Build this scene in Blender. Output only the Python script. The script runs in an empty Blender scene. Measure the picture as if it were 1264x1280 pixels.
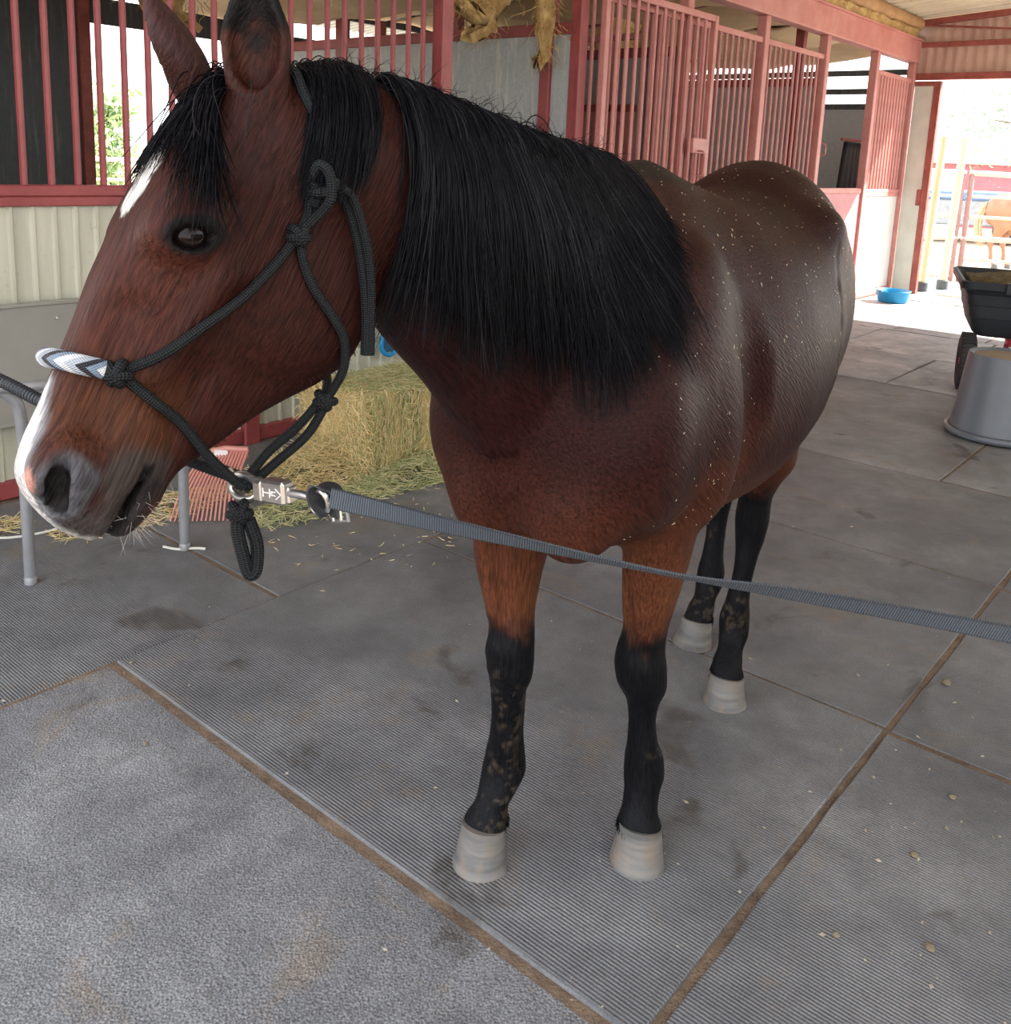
import bpy, bmesh, math, random
import numpy as np
import openvdb
from math import sin, cos, radians, sqrt, pi
from mathutils import Vector, Matrix, noise
random.seed(7)
rng = np.random.default_rng(7)
scn = bpy.context.scene
COL = scn.collection

# ------------------------------------------------------------------ camera, sky, sun, exposure
PITCH, ROLL, CAM_H, FOC = 0.191, 0.0414, 1.5, 1177.0
CF = np.array([0, cos(PITCH), -sin(PITCH)])
_u = np.array([0, sin(PITCH), cos(PITCH)])
CR = cos(ROLL)*np.array([1., 0, 0]) + sin(ROLL)*_u
CU = -sin(ROLL)*np.array([1., 0, 0]) + cos(ROLL)*_u
cam_d = bpy.data.cameras.new('camera')
cam = bpy.data.objects.new('camera', cam_d)
COL.objects.link(cam)
cam.matrix_world = Matrix(((CR[0], CU[0], -CF[0], 0), (CR[1], CU[1], -CF[1], 0), (CR[2], CU[2], -CF[2], CAM_H), (0, 0, 0, 1)))
cam_d.sensor_fit = 'HORIZONTAL'
cam_d.sensor_width = 36.0
cam_d.lens = 36.0*FOC/1264.0
cam_d.shift_y = -(640-425)/1264.0
cam_d.clip_start = 0.02
cam_d.clip_end = 300
scn.camera = cam
# world: a bright hazy sky; the sun comes in through the far end of the aisle
SKY_STRENGTH, SUN_STRENGTH, EXPOSURE = 2.7, 15.0, 0.50
wd = bpy.data.worlds.new('hazy_sky'); scn.world = wd; wd.use_nodes = True
wt = wd.node_tree
bg = wt.nodes['Background']
tc = wt.nodes.new('ShaderNodeTexCoord'); sx = wt.nodes.new('ShaderNodeSeparateXYZ'); wt.links.new(tc.outputs['Generated'], sx.inputs[0])
rp = wt.nodes.new('ShaderNodeValToRGB'); wt.links.new(sx.outputs['Z'], rp.inputs[0])
rp.color_ramp.elements[0].color = (0.97, 0.98, 1.0, 1); rp.color_ramp.elements[0].position = 0.0
rp.color_ramp.elements[1].color = (0.80, 0.88, 1.0, 1); rp.color_ramp.elements[1].position = 0.9
wt.links.new(rp.outputs[0], bg.inputs['Color']); bg.inputs['Strength'].default_value = SKY_STRENGTH
sun_d = bpy.data.lights.new('sun', 'SUN'); sun_d.energy = SUN_STRENGTH; sun_d.angle = radians(0.6); sun_d.color = (1.0, 0.95, 0.86)
sun_o = bpy.data.objects.new('sun', sun_d); COL.objects.link(sun_o)
SUN_FROM = 0.80*np.array([0.63969, 0.76863, 0])-0.60*np.array([-0.76863, 0.63969, 0])+0.72*np.array([0, 0, 1.0])
sun_o.rotation_euler = Vector(SUN_FROM).to_track_quat('Z', 'Y').to_euler()
vs_ = scn.view_settings
scn.display_settings.display_device = 'sRGB'
vs_.view_transform = 'Standard'; vs_.look = 'None'; vs_.exposure = EXPOSURE; vs_.gamma = 1.0; vs_.use_curve_mapping = False
# ------------------------------------------------------------------ the horse: one signed distance field, meshed as one skin
V3 = lambda *a: np.array(a, float)
MF = V3(0.16026, 1.76488, 0.0)                  # ground midway between the front hooves
BX = V3(0.50224, 0.86473, 0.0)                  # towards the tail
YH = V3(0.86473, -0.50224, 0.0)                 # towards the horse's left
ZZ = V3(0, 0, 1)
def HB(b, l, z): return MF + b*BX + l*YH + z*ZZ
HO = V3(-0.31658, 1.21870, 1.53443)             # poll
E1 = V3(-0.297416, -0.398747, -0.867493)        # down the face
E2 = V3(-0.680322, -0.548973, 0.485583)         # out of the forehead
E3 = V3(0.669855, -0.734595, 0.108003)          # towards the near cheek
def HD(s, h, l): return HO + s*E1 + h*E2 + l*E3
N0 = V3(0.15021, 1.74759, 1.17)
NA = V3(-0.564243, -0.735655, 0.374754)
NU = V3(0.228074, 0.297360, 0.927124)
NV = V3(0.793481, -0.608595, 0.0)
def NK(s, u, v): return N0 + s*NA + u*NU + v*NV

def cubic(xs, ys, xq):
    xs = np.asarray(xs, float); ys = np.asarray(ys, float)
    d = np.diff(ys)/np.diff(xs)
    m = np.zeros(len(xs)); m[0] = d[0]; m[-1] = d[-1]
    for i in range(1, len(xs)-1):
        if d[i-1]*d[i] > 0:
            h0, h1 = xs[i]-xs[i-1], xs[i+1]-xs[i]
            w1, w2 = 2*h1+h0, h1+2*h0
            m[i] = (w1+w2)/(w1/d[i-1]+w2/d[i])
    k = np.clip(np.searchsorted(xs, xq)-1, 0, len(xs)-2)
    h = xs[k+1]-xs[k]; t = (xq-xs[k])/h
    return (2*t**3-3*t**2+1)*ys[k]+(t**3-2*t**2+t)*h*m[k]+(-2*t**3+3*t**2)*ys[k+1]+(t**3-t**2)*h*m[k+1]

class Field:
    def __init__(self, lo, hi, res):
        self.lo = np.array(lo, float); self.res = res
        self.n = np.ceil((np.array(hi)-self.lo)/res).astype(int)+1
        self.a = np.full(self.n, 0.5, np.float32)
    def box(self, pts, pad):
        i0 = np.maximum(np.floor((pts.min(0)-pad-self.lo)/self.res).astype(int), 0)
        i1 = np.minimum(np.ceil((pts.max(0)+pad-self.lo)/self.res).astype(int)+1, self.n)
        g = [(self.lo[k]+self.res*np.arange(i0[k], i1[k])).astype(np.float32) for k in range(3)]
        return tuple(slice(i0[k], i1[k]) for k in range(3)), g
    def coords(self, g, o, axes):
        out = []
        for e in axes:
            out.append((g[0]*e[0])[:, None, None]+(g[1]*e[1])[None, :, None]+(g[2]*e[2])[None, None, :]-np.float32(np.dot(o, e)))
        return out
    def put(self, sl, d, k, cut):
        a = self.a[sl]
        if cut:
            d = -d
            h = np.maximum(k-np.abs(a-d), 0)/k
            self.a[sl] = np.maximum(a, d)+h*h*k*0.25
        else:
            h = np.maximum(k-np.abs(a-d), 0)/k
            self.a[sl] = np.minimum(a, d)-h*h*k*0.25
    def loft(self, o, axes, tab, k=0.03, cut=False, nu=2.2, nd=2.2):
        # rows: s, centre u, top u, bottom u, centre v, half width (, exponent up, exponent down)
        tab = [tuple(r)+(nu, nd)[len(r)-6:] if len(r) < 8 else tuple(r) for r in tab]
        T = np.array(tab, float)
        sq = np.linspace(T[0, 0], T[-1, 0], 160)
        C = [cubic(T[:, 0], T[:, j], sq) for j in range(1, 8)]
        pts = []
        for i in range(0, 160, 6):
            for uu in (C[1][i], C[2][i]):
                for vv in (C[3][i]-C[4][i], C[3][i]+C[4][i]):
                    pts.append(o+sq[i]*axes[0]+uu*axes[1]+vv*axes[2])
        sl, g = self.box(np.array(pts), k+0.02)
        s, u, v = self.coords(g, o, axes)
        f = lambda j: np.interp(s, sq, C[j]).astype(np.float32)
        cu = f(0); u = u-cu; v = np.abs(v-f(3))
        up = u > 0
        r = np.maximum(np.where(up, f(1)-cu, cu-f(2)), 1e-3)
        e = np.where(up, f(5), f(6))
        w = np.maximum(f(4), 1e-3)
        q = ((np.abs(u)/r)**e+(v/w)**e+1e-9)**(1/e)
        rr = np.sqrt(u*u+v*v)
        d = np.where(q > 1e-3, rr*(1-1/np.maximum(q, 1e-3)), -np.minimum(r, w))
        d = np.maximum(d, -np.minimum(r, w))
        d = np.maximum(d, np.maximum(sq[0]-s, s-sq[-1]))
        self.put(sl, d, k, cut)
    def ell(self, c, axes, r, k=0.03, cut=False):
        c = np.asarray(c, float)
        m = max(r)
        pts = np.array([c-m, c+m])
        sl, g = self.box(pts, k+0.01)
        s, u, v = self.coords(g, c, axes)
        k0 = np.sqrt((s/r[0])**2+(u/r[1])**2+(v/r[2])**2)+1e-6
        k1 = np.sqrt((s/r[0]**2)**2+(u/r[1]**2)**2+(v/r[2]**2)**2)+1e-6
        self.put(sl, k0*(k0-1)/k1, k, cut)
    def cap(self, p, q, r0, r1, k=0.03, cut=False):
        p = np.asarray(p, float); q = np.asarray(q, float)
        sl, g = self.box(np.array([p, q]), max(r0, r1)+k+0.01)
        X = [g[0][:, None, None], g[1][None, :, None], g[2][None, None, :]]
        d = q-p; L = float(d@d)
        t = np.clip(sum((X[i]-p[i])*d[i] for i in range(3))/L, 0, 1)
        dist = np.sqrt(sum((X[i]-p[i]-t*d[i])**2 for i in range(3)))-(r0+(r1-r0)*t)
        self.put(sl, dist.astype(np.float32), k, cut)

BODY = (BX, ZZ, YH)
HEAD = (E1, E2, E3)
NECK = (NA, NU, NV)
LEG = (ZZ, BX, YH)
def rot(axes, about, deg):
    # turn a frame about one of its own axes (0, 1, 2)
    R = Matrix.Rotation(radians(deg), 3, Vector(axes[about]))
    return tuple(np.array(R @ Vector(a)) for a in axes)

def build_horse_field():
    F = Field((-0.75, 0.9, 0.0), (1.25, 3.2, 1.80), 0.0056)
    # trunk: b, centre, top, bottom, side, half width, exponents
    F.loft(MF, BODY, [
        (-0.31, 1.02, 1.03, 1.01, 0, 0.01),
        (-0.29, 1.02, 1.12, 0.93, 0, 0.10),
        (-0.25, 1.02, 1.20, 0.87, 0.008, 0.160),
        (-0.18, 1.04, 1.29, 0.83, 0.008, 0.198),
        (-0.08, 1.07, 1.38, 0.78, 0, 0.225, 2.0, 2.3),
        (0.05, 1.08, 1.47, 0.745, 0, 0.235, 1.7, 2.3),
        (0.20, 1.08, 1.508, 0.72, 0, 0.25, 1.55, 2.3),
        (0.32, 1.07, 1.485, 0.70, 0, 0.272, 1.65, 2.2),
        (0.45, 1.06, 1.455, 0.685, 0, 0.295, 1.9, 2.2),
        (0.60, 1.06, 1.435, 0.675, 0, 0.312, 2.0, 2.2),
        (0.78, 1.07, 1.45, 0.70, 0, 0.315, 2.0, 2.2),
        (0.92, 1.09, 1.50, 0.76, 0, 0.300, 2.0, 2.2),
        (1.05, 1.12, 1.522, 0.82, 0, 0.285, 2.0, 2.2),
        (1.18, 1.14, 1.508, 0.87, 0, 0.262, 2.0, 2.2),
        (1.30, 1.15, 1.445, 0.92, 0, 0.215, 2.0, 2.2),
        (1.38, 1.16, 1.35, 0.98, 0, 0.15, 2.0, 2.2),
        (1.42, 1.17, 1.26, 1.06, 0, 0.09, 2.0, 2.0),
        (1.44, 1.17, 1.18, 1.16, 0, 0.01, 2.0, 2.0)], k=0.02)
    # neck: s, centre, crest, underside, side, half width
    F.loft(N0, NECK, [
        (-0.22, 0.04, 0.340, -0.15, 0.02, 0.12, 1.6, 2.2),
        (-0.08, 0.02, 0.342, -0.20, 0.01, 0.155, 1.6, 2.2),
        (0.00, 0.01, 0.334, -0.25, 0.0, 0.158, 1.6, 2.2),
        (0.126, 0.01, 0.312, -0.27, 0, 0.150, 1.6, 2.1),
        (0.25, 0.02, 0.280, -0.238, 0, 0.132, 1.6, 2.1),
        (0.375, 0.02, 0.251, -0.181, 0, 0.115, 1.6, 2.1),
        (0.475, 0.03, 0.231, -0.144, 0, 0.104, 1.7, 2.1),
        (0.55, 0.035, 0.214, -0.112, 0, 0.095, 1.7, 2.1),
        (0.62, 0.04, 0.198, -0.084, 0, 0.088, 1.8, 2.1),
        (0.70, 0.05, 0.176, -0.058, 0, 0.080, 1.9, 2.1),
        (0.77, 0.05, 0.150, -0.05, 0, 0.070, 2.0, 2.1),
        (0.82, 0.05, 0.10, 0.0, 0, 0.04, 2.0, 2.1)], k=0.07)
    # skull and nose
    F.loft(HO, HEAD, [
        (-0.07, -0.03, -0.01, -0.05, 0, 0.02),
        (-0.05, -0.02, 0.035, -0.09, 0, 0.058),
        (0.00, 0.0, 0.068, -0.13, 0, 0.072),
        (0.07, 0.0, 0.094, -0.15, 0, 0.083),
        (0.14, 0.01, 0.104, -0.16, 0, 0.086),
        (0.20, 0.01, 0.106, -0.15, 0, 0.082),
        (0.26, 0.01, 0.106, -0.13, 0, 0.070),
        (0.33, 0.01, 0.101, -0.105, 0, 0.058),
        (0.38, 0.01, 0.099, -0.085, 0, 0.052),
        (0.42, 0.01, 0.096, -0.070, 0, 0.051),
        (0.46, 0.01, 0.095, -0.045, 0, 0.053),
        (0.49, 0.01, 0.089, -0.035, 0, 0.054),
        (0.515, 0.01, 0.073, -0.032, 0, 0.050),
        (0.533, 0.005, 0.048, -0.028, 0, 0.040),
        (0.545, 0.0, 0.02, -0.018, 0, 0.022)], k=0.035, nu=2.4, nd=2.3)
    # lower jaw
    F.loft(HO, HEAD, [
        (0.0, -0.10, -0.04, -0.125, 0, 0.035),
        (0.03, -0.10, -0.02, -0.155, 0, 0.052),
        (0.07, -0.11, -0.02, -0.196, 0, 0.062),
        (0.12, -0.12, -0.02, -0.226, 0, 0.069),
        (0.17, -0.12, -0.02, -0.240, 0, 0.070),
        (0.22, -0.12, -0.02, -0.238, 0, 0.064),
        (0.27, -0.10, -0.02, -0.212, 0, 0.054),
        (0.31, -0.08, -0.01, -0.176, 0, 0.046),
        (0.345, -0.06, 0.0, -0.146, 0, 0.042),
        (0.40, -0.05, 0.0, -0.108, 0, 0.037),
        (0.44, -0.04, 0.0, -0.078, 0, 0.036),
        (0.47, -0.04, -0.01, -0.06, 0, 0.03)], k=0.03, nu=2.2, nd=2.8)
    # chin and lower lip
    F.ell(HD(0.479, -0.046, 0), HEAD, (0.032, 0.024, 0.035), k=0.03)
    F.ell(HD(0.508, -0.042, 0), HEAD, (0.026, 0.016, 0.034), k=0.02)
    for sg in (1, -1):
        L = lambda s, h, l: HD(s, h, l*sg)
        F.ell(L(0.16, -0.125, 0.052), HEAD, (0.12, 0.092, 0.034), k=0.03)        # cheek
        F.cap(L(0.22, -0.005, 0.076), L(0.345, 0.012, 0.050), 0.010, 0.006, k=0.03)   # facial crest
        F.ell(L(0.165, 0.068 if sg > 0 else 0.055, 0.066 if sg > 0 else 0.050), rot(HEAD, 2, -20), (0.05, 0.026, 0.022), k=0.035)   # brow
        F.ell(L(0.095, 0.040, 0.094), HEAD, (0.03, 0.022, 0.016), k=0.03, cut=True)      # temple hollow
        F.ell(L(0.196, 0.053, 0.070 if sg > 0 else 0.058), rot(HEAD, 2, -62), (0.036, 0.027, 0.026), k=0.02)   # lids
        F.ell(L(0.197, 0.053, 0.096), rot(HEAD, 2, -62), (0.025, 0.0135, 0.03), k=0.006, cut=True)      # opening
        F.cap(L(0.30, 0.075, 0.060), L(0.42, 0.055, 0.062), 0.012, 0.014, k=0.03, cut=True)
        F.cap(L(0.33, -0.045, 0.066), L(0.42, -0.03, 0.060), 0.010, 0.008, k=0.03, cut=True)
        # nostril: rim, then the comma of the opening
        F.ell(L(0.478, 0.062 if sg > 0 else 0.050, 0.042 if sg > 0 else 0.036), rot(HEAD, 2, -25), (0.034, 0.024, 0.022), k=0.025)
        F.cap(L(0.483, 0.040, 0.050), L(0.512, 0.034, 0.044), 0.014, 0.012, k=0.02)
        F.cap(L(0.468, 0.068, 0.056), L(0.490, 0.062, 0.052), 0.006, 0.010, k=0.010, cut=True)
        F.cap(L(0.490, 0.062, 0.052), L(0.514, 0.048, 0.044), 0.010, 0.011, k=0.010, cut=True)
        # mouth
        F.cap(L(0.452, -0.022, 0.054), L(0.485, -0.028, 0.050), 0.005, 0.0055, k=0.012, cut=True)
        F.cap(L(0.485, -0.028, 0.050), L(0.520, -0.031, 0.038), 0.0055, 0.0055, k=0.012, cut=True)
        F.cap(L(0.520, -0.031, 0.038), L(0.545, -0.030, 0.006), 0.004, 0.004, k=0.010, cut=True)
        F.ell(L(0.44, -0.010, 0.044), HEAD, (0.03, 0.020, 0.008), k=0.025)
        F.ell(L(0.500, -0.0285, 0.040), rot(HEAD, 2, 4), (0.056, 0.0038, 0.032), k=0.008, cut=True)
    # ears
    for tipc, base, wdir, hw in ((HD(-0.120, 0.120, 0.082), HD(0.018, 0.034, 0.060), 1, 0.041), (HD(-0.083, 0.177, -0.075), HD(0.0, 0.070, -0.055), -1, 0.035)):
        a = tipc-base; Lh = np.linalg.norm(a); a = a/Lh
        face = E3*wdir*0.75+E2*0.55+E1*0.2
        face = face-(face@a)*a; face = face/np.linalg.norm(face)
        side = np.cross(a, face)
        ax = (a, face, side)
        F.loft(base, ax, [(-0.02, 0, 0.02, -0.02, 0, 0.022), (0.0, 0, 0.024, -0.026, 0, 0.028), (0.25*Lh, 0, 0.022, -0.030, 0, hw*0.92), (0.5*Lh, 0, 0.016, -0.026, 0, hw), (0.75*Lh, -0.002, 0.009, -0.018, 0, hw*0.72), (0.92*Lh, -0.004, 0.003, -0.011, 0, hw*0.36), (Lh, -0.005, -0.003, -0.007, 0, 0.004)], k=0.02)
        F.loft(base+face*0.012, ax, [(0.16*Lh, 0, 0.012, -0.012, 0, 0.010), (0.3*Lh, 0, 0.018, -0.022, 0, hw*0.62), (0.5*Lh, 0, 0.02, -0.024, 0, hw*0.74), (0.75*Lh, 0, 0.018, -0.018, 0, hw*0.5), (0.95*Lh, 0, 0.01, -0.010, 0, 0.006)], k=0.008, cut=True)
    # shoulders, breast, quarters
    for sg in (1, -1):
        B = lambda b, l, z: HB(b, l*sg, z)
        db = 0.0 if sg > 0 else -0.10
        F.ell(B(0.02, 0.165 if sg > 0 else 0.15, 1.10), rot(BODY, 2, -22), (0.14, 0.27, 0.08), k=0.07)
        F.ell(B(-0.155, 0.165 if sg > 0 else 0.145, 1.03), BODY, (0.10, 0.14, 0.085 if sg > 0 else 0.08), k=0.075)
        F.ell(B(-0.21, 0.085 if sg > 0 else 0.075, 0.93), BODY, (0.085, 0.115, 0.088 if sg > 0 else 0.083), k=0.035)
        F.ell(B(0.12+db*0.4, 0.190, 0.99), rot(BODY, 2, 12), (0.10, 0.20, 0.078), k=0.04)
        F.ell(B(1.05, 0.160, 1.08), rot(BODY, 2, 12), (0.23, 0.29, 0.10), k=0.06)
        F.ell(B(0.94, 0.200, 1.345), BODY, (0.065, 0.042, 0.05), k=0.09)
        F.ell(B(1.25, 0.12, 1.12), BODY, (0.15, 0.24, 0.10), k=0.06)
    F.ell(HB(-0.12, 0, 1.13), BODY, (0.15, 0.17, 0.15), k=0.09)
    # flank fold and the hollow behind the shoulder on the near side, mirrored on the far side
    for sg in (1, -1):
        fold = [(0.80, 0.262, 1.314), (0.740, 0.292, 1.225), (0.722, 0.315, 1.134), (0.712, 0.318, 1.04), (0.72, 0.300, 0.94)]
        rf = [-0.040, -0.026, -0.020, -0.020, -0.026]
        for (a, b_, c), (d, e, f_), ra, rb in zip(fold[:-1], fold[1:], rf[:-1], rf[1:]):
            F.cap(HB(a+0.09, b_*sg, c), HB(d+0.09, e*sg, f_), ra, rb, k=0.06, cut=True)
        tri = [(0.20, 0.275, 1.20), (0.215, 0.285, 1.10), (0.225, 0.285, 1.0), (0.23, 0.272, 0.90)]
        for (a, b_, c), (d, e, f_) in zip(tri[:-1], tri[1:]):
            F.cap(HB(a+0.03, b_*sg, c), HB(d+0.03, e*sg, f_), 0.010, 0.010, k=0.09, cut=True)
    # front legs: z, centre b, fore.., rows (z, b, b_back, b_front, lat, half width)
    def leg(rows, k):
        F.loft(V3(MF[0], MF[1], 0), LEG, [(z, b, b+rb, b-rf, l, w) for z, b, rb, rf, l, w in rows], k=k, nu=2.1, nd=2.1)
    leg([(0.04, -0.056, 0.032, 0.034, -0.16, 0.036), (0.066, -0.053, 0.041, 0.042, -0.16, 0.044), (0.082, -0.039, 0.043, 0.046, -0.163, 0.048), (0.119, -0.019, 0.037, 0.039, -0.16, 0.037), (0.147, -0.004, 0.045, 0.037, -0.156, 0.042), (0.182, 0.014, 0.051, 0.039, -0.154, 0.048), (0.214, 0.018, 0.045, 0.037, -0.154, 0.044), (0.267, 0.014, 0.039, 0.035, -0.15, 0.037), (0.323, 0.01, 0.039, 0.035, -0.148, 0.034), (0.372, 0.006, 0.043, 0.037, -0.146, 0.037), (0.429, 0.0, 0.047, 0.047, -0.139, 0.047), (0.463, -0.004, 0.049, 0.053, -0.137, 0.048), (0.496, -0.006, 0.051, 0.053, -0.137, 0.048), (0.554, -0.0, 0.059, 0.053, -0.143, 0.045), (0.612, 0.006, 0.073, 0.065, -0.15, 0.053), (0.683, 0.014, 0.089, 0.081, -0.158, 0.071), (0.778, 0.035, 0.11, 0.1, -0.158, 0.085), (0.88, 0.05, 0.12, 0.11, -0.155, 0.08), (0.98, 0.06, 0.1, 0.1, -0.15, 0.06)], 0.035)
    leg([(0.03, 0.138, 0.032, 0.034, 0.126, 0.036), (0.06, 0.140, 0.040, 0.040, 0.125, 0.042), (0.076, 0.142, 0.044, 0.045, 0.123, 0.047), (0.09, 0.145, 0.042, 0.044, 0.119, 0.045), (0.116, 0.154, 0.042, 0.038, 0.115, 0.038), (0.143, 0.164, 0.048, 0.038, 0.113, 0.038), (0.18, 0.175, 0.05, 0.042, 0.111, 0.044), (0.213, 0.175, 0.047, 0.04, 0.109, 0.043), (0.257, 0.171, 0.04, 0.037, 0.106, 0.035), (0.308, 0.169, 0.04, 0.036, 0.102, 0.03), (0.361, 0.164, 0.046, 0.038, 0.102, 0.036), (0.397, 0.159, 0.05, 0.048, 0.1, 0.05), (0.446, 0.154, 0.053, 0.055, 0.093, 0.056), (0.477, 0.154, 0.052, 0.055, 0.091, 0.052), (0.529, 0.154, 0.059, 0.052, 0.097, 0.046), (0.589, 0.147, 0.073, 0.06, 0.103, 0.053), (0.648, 0.14, 0.088, 0.07, 0.11, 0.06), (0.7, 0.132, 0.097, 0.082, 0.117, 0.065), (0.784, 0.113, 0.111, 0.091, 0.13, 0.069), (0.88, 0.11, 0.11, 0.1, 0.14, 0.07), (0.98, 0.11, 0.1, 0.1, 0.14, 0.06)], 0.035)
    # hind legs
    leg([(0.050, 0.860, 0.034, 0.036, 0.092, 0.036), (0.071, 0.866, 0.040, 0.042, 0.090, 0.043), (0.102, 0.880, 0.040, 0.040, 0.084, 0.042), (0.137, 0.905, 0.040, 0.036, 0.082, 0.035),
         (0.172, 0.935, 0.048, 0.038, 0.079, 0.042), (0.206, 0.945, 0.046, 0.040, 0.075, 0.043), (0.270, 0.95, 0.038, 0.036, 0.078, 0.033),
         (0.332, 0.960, 0.036, 0.034, 0.082, 0.028), (0.394, 0.970, 0.040, 0.036, 0.086, 0.031), (0.453, 0.985, 0.055, 0.044, 0.087, 0.041),
         (0.513, 0.990, 0.068, 0.052, 0.087, 0.047), (0.564, 0.990, 0.068, 0.055, 0.090, 0.045), (0.62, 0.975, 0.062, 0.068, 0.105, 0.050), (0.70, 0.955, 0.095, 0.09, 0.13, 0.068),
         (0.80, 0.945, 0.13, 0.11, 0.14, 0.064), (0.90, 0.96, 0.17, 0.12, 0.145, 0.075), (1.05, 1.02, 0.20, 0.15, 0.16, 0.09)], 0.04)
    leg([(0.050, 1.137, 0.034, 0.036, -0.095, 0.036), (0.071, 1.144, 0.040, 0.042, -0.093, 0.043), (0.102, 1.158, 0.040, 0.040, -0.092, 0.042), (0.137, 1.18, 0.040, 0.036, -0.088, 0.035),
         (0.172, 1.205, 0.048, 0.038, -0.086, 0.042), (0.206, 1.215, 0.046, 0.040, -0.086, 0.043), (0.270, 1.222, 0.038, 0.036, -0.087, 0.033),
         (0.332, 1.23, 0.036, 0.034, -0.086, 0.030), (0.394, 1.24, 0.040, 0.036, -0.088, 0.033), (0.453, 1.25, 0.055, 0.044, -0.09, 0.041),
         (0.513, 1.25, 0.068, 0.052, -0.092, 0.047), (0.564, 1.24, 0.068, 0.055, -0.098, 0.045), (0.62, 1.20, 0.062, 0.068, -0.11, 0.050), (0.70, 1.15, 0.095, 0.09, -0.13, 0.068),
         (0.80, 1.10, 0.15, 0.11, -0.155, 0.088), (0.90, 1.06, 0.20, 0.12, -0.165, 0.105), (1.05, 1.06, 0.20, 0.15, -0.165, 0.10)], 0.04)
    # breast crease, forearm muscles, knees and tendons
    F.cap(HB(-0.315, 0.004, 1.00), HB(-0.300, 0.0, 0.90), 0.004, 0.006, k=0.05, cut=True)
    F.cap(HB(-0.300, 0.0, 0.90), HB(-0.255, 0.0, 0.82), 0.006, 0.008, k=0.05, cut=True)
    for b0, l0, sg, dz in ((0.158, 0.097, 1, -0.048), (-0.002, -0.140, -1, -0.020)):
        F.cap(HB(b0-0.055, l0+0.030*sg, 0.77), HB(b0-0.030, l0+0.012*sg, 0.60+dz), 0.040, 0.022, k=0.03)
        F.cap(HB(b0-0.080, l0-0.012*sg, 0.74), HB(b0-0.052, l0-0.016*sg, 0.60+dz), 0.006, 0.004, k=0.03, cut=True)
        F.ell(HB(b0-0.034, l0+0.004*sg, 0.505+dz), LEG, (0.030, 0.022, 0.032), k=0.02)
        F.ell(HB(b0-0.030, l0-0.004*sg, 0.465+dz), LEG, (0.018, 0.022, 0.034), k=0.02)
        F.cap(HB(b0+0.050, l0, 0.44+dz), HB(b0+0.055, l0+0.004*sg, 0.27+dz), 0.015, 0.013, k=0.012)
        F.cap(HB(b0+0.026, l0+0.036*sg, 0.40+dz), HB(b0+0.030, l0+0.038*sg, 0.29+dz), 0.006, 0.006, k=0.02, cut=True)
        F.cap(HB(b0+0.026, l0-0.036*sg, 0.40+dz), HB(b0+0.030, l0-0.032*sg, 0.29+dz), 0.006, 0.006, k=0.02, cut=True)
    return F

def field_mesh(F, name):
    r = F.res
    g = openvdb.FloatGrid(3*r)
    g.copyFromArray(np.clip(F.a, -3*r, 3*r).astype(np.float32), tolerance=0.0)
    pts, quads = g.convertToQuads(0.0)
    pts = pts*r+F.lo
    # relax the voxel steps
    e = np.concatenate([quads[:, [0, 1]], quads[:, [1, 2]], quads[:, [2, 3]], quads[:, [3, 0]]])
    cnt = np.zeros(len(pts)); np.add.at(cnt, e[:, 0], 1); np.add.at(cnt, e[:, 1], 1)
    for lam in (0.5, -0.53, 0.5, -0.53):
        acc = np.zeros_like(pts)
        np.add.at(acc, e[:, 0], pts[e[:, 1]]); np.add.at(acc, e[:, 1], pts[e[:, 0]])
        pts = pts+lam*(acc/cnt[:, None]-pts)
    me = bpy.data.meshes.new(name)
    me.vertices.add(len(pts)); me.vertices.foreach_set('co', pts.astype(np.float32).ravel())
    q = quads[:, ::-1] if True else quads
    me.loops.add(q.size); me.loops.foreach_set('vertex_index', q.astype(np.int32).ravel())
    me.polygons.add(len(q)); me.polygons.foreach_set('loop_start', np.arange(0, q.size, 4, dtype=np.int32))
    me.polygons.foreach_set('use_smooth', np.ones(len(q), bool))
    me.update(calc_edges=True); me.validate()
    return me, pts

def sampler(F):
    a, lo, r, n = F.a, F.lo, F.res, F.n
    def f(p):
        q = (p-lo)/r
        q = np.clip(q, 0, n-1.001)
        i = q.astype(int); t = q-i
        out = 0
        for dx in (0, 1):
            for dy in (0, 1):
                for dz in (0, 1):
                    w = (t[:, 0] if dx else 1-t[:, 0])*(t[:, 1] if dy else 1-t[:, 1])*(t[:, 2] if dz else 1-t[:, 2])
                    out = out+w*a[i[:, 0]+dx, i[:, 1]+dy, i[:, 2]+dz]
        return out
    def g(p):
        e = 0.006
        G = np.stack([f(p+np.array(d)*e)-f(p-np.array(d)*e) for d in ((1, 0, 0), (0, 1, 0), (0, 0, 1))], 1)
        return G/(np.linalg.norm(G, axis=1, keepdims=True)+1e-9)
    return f, g
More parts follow.
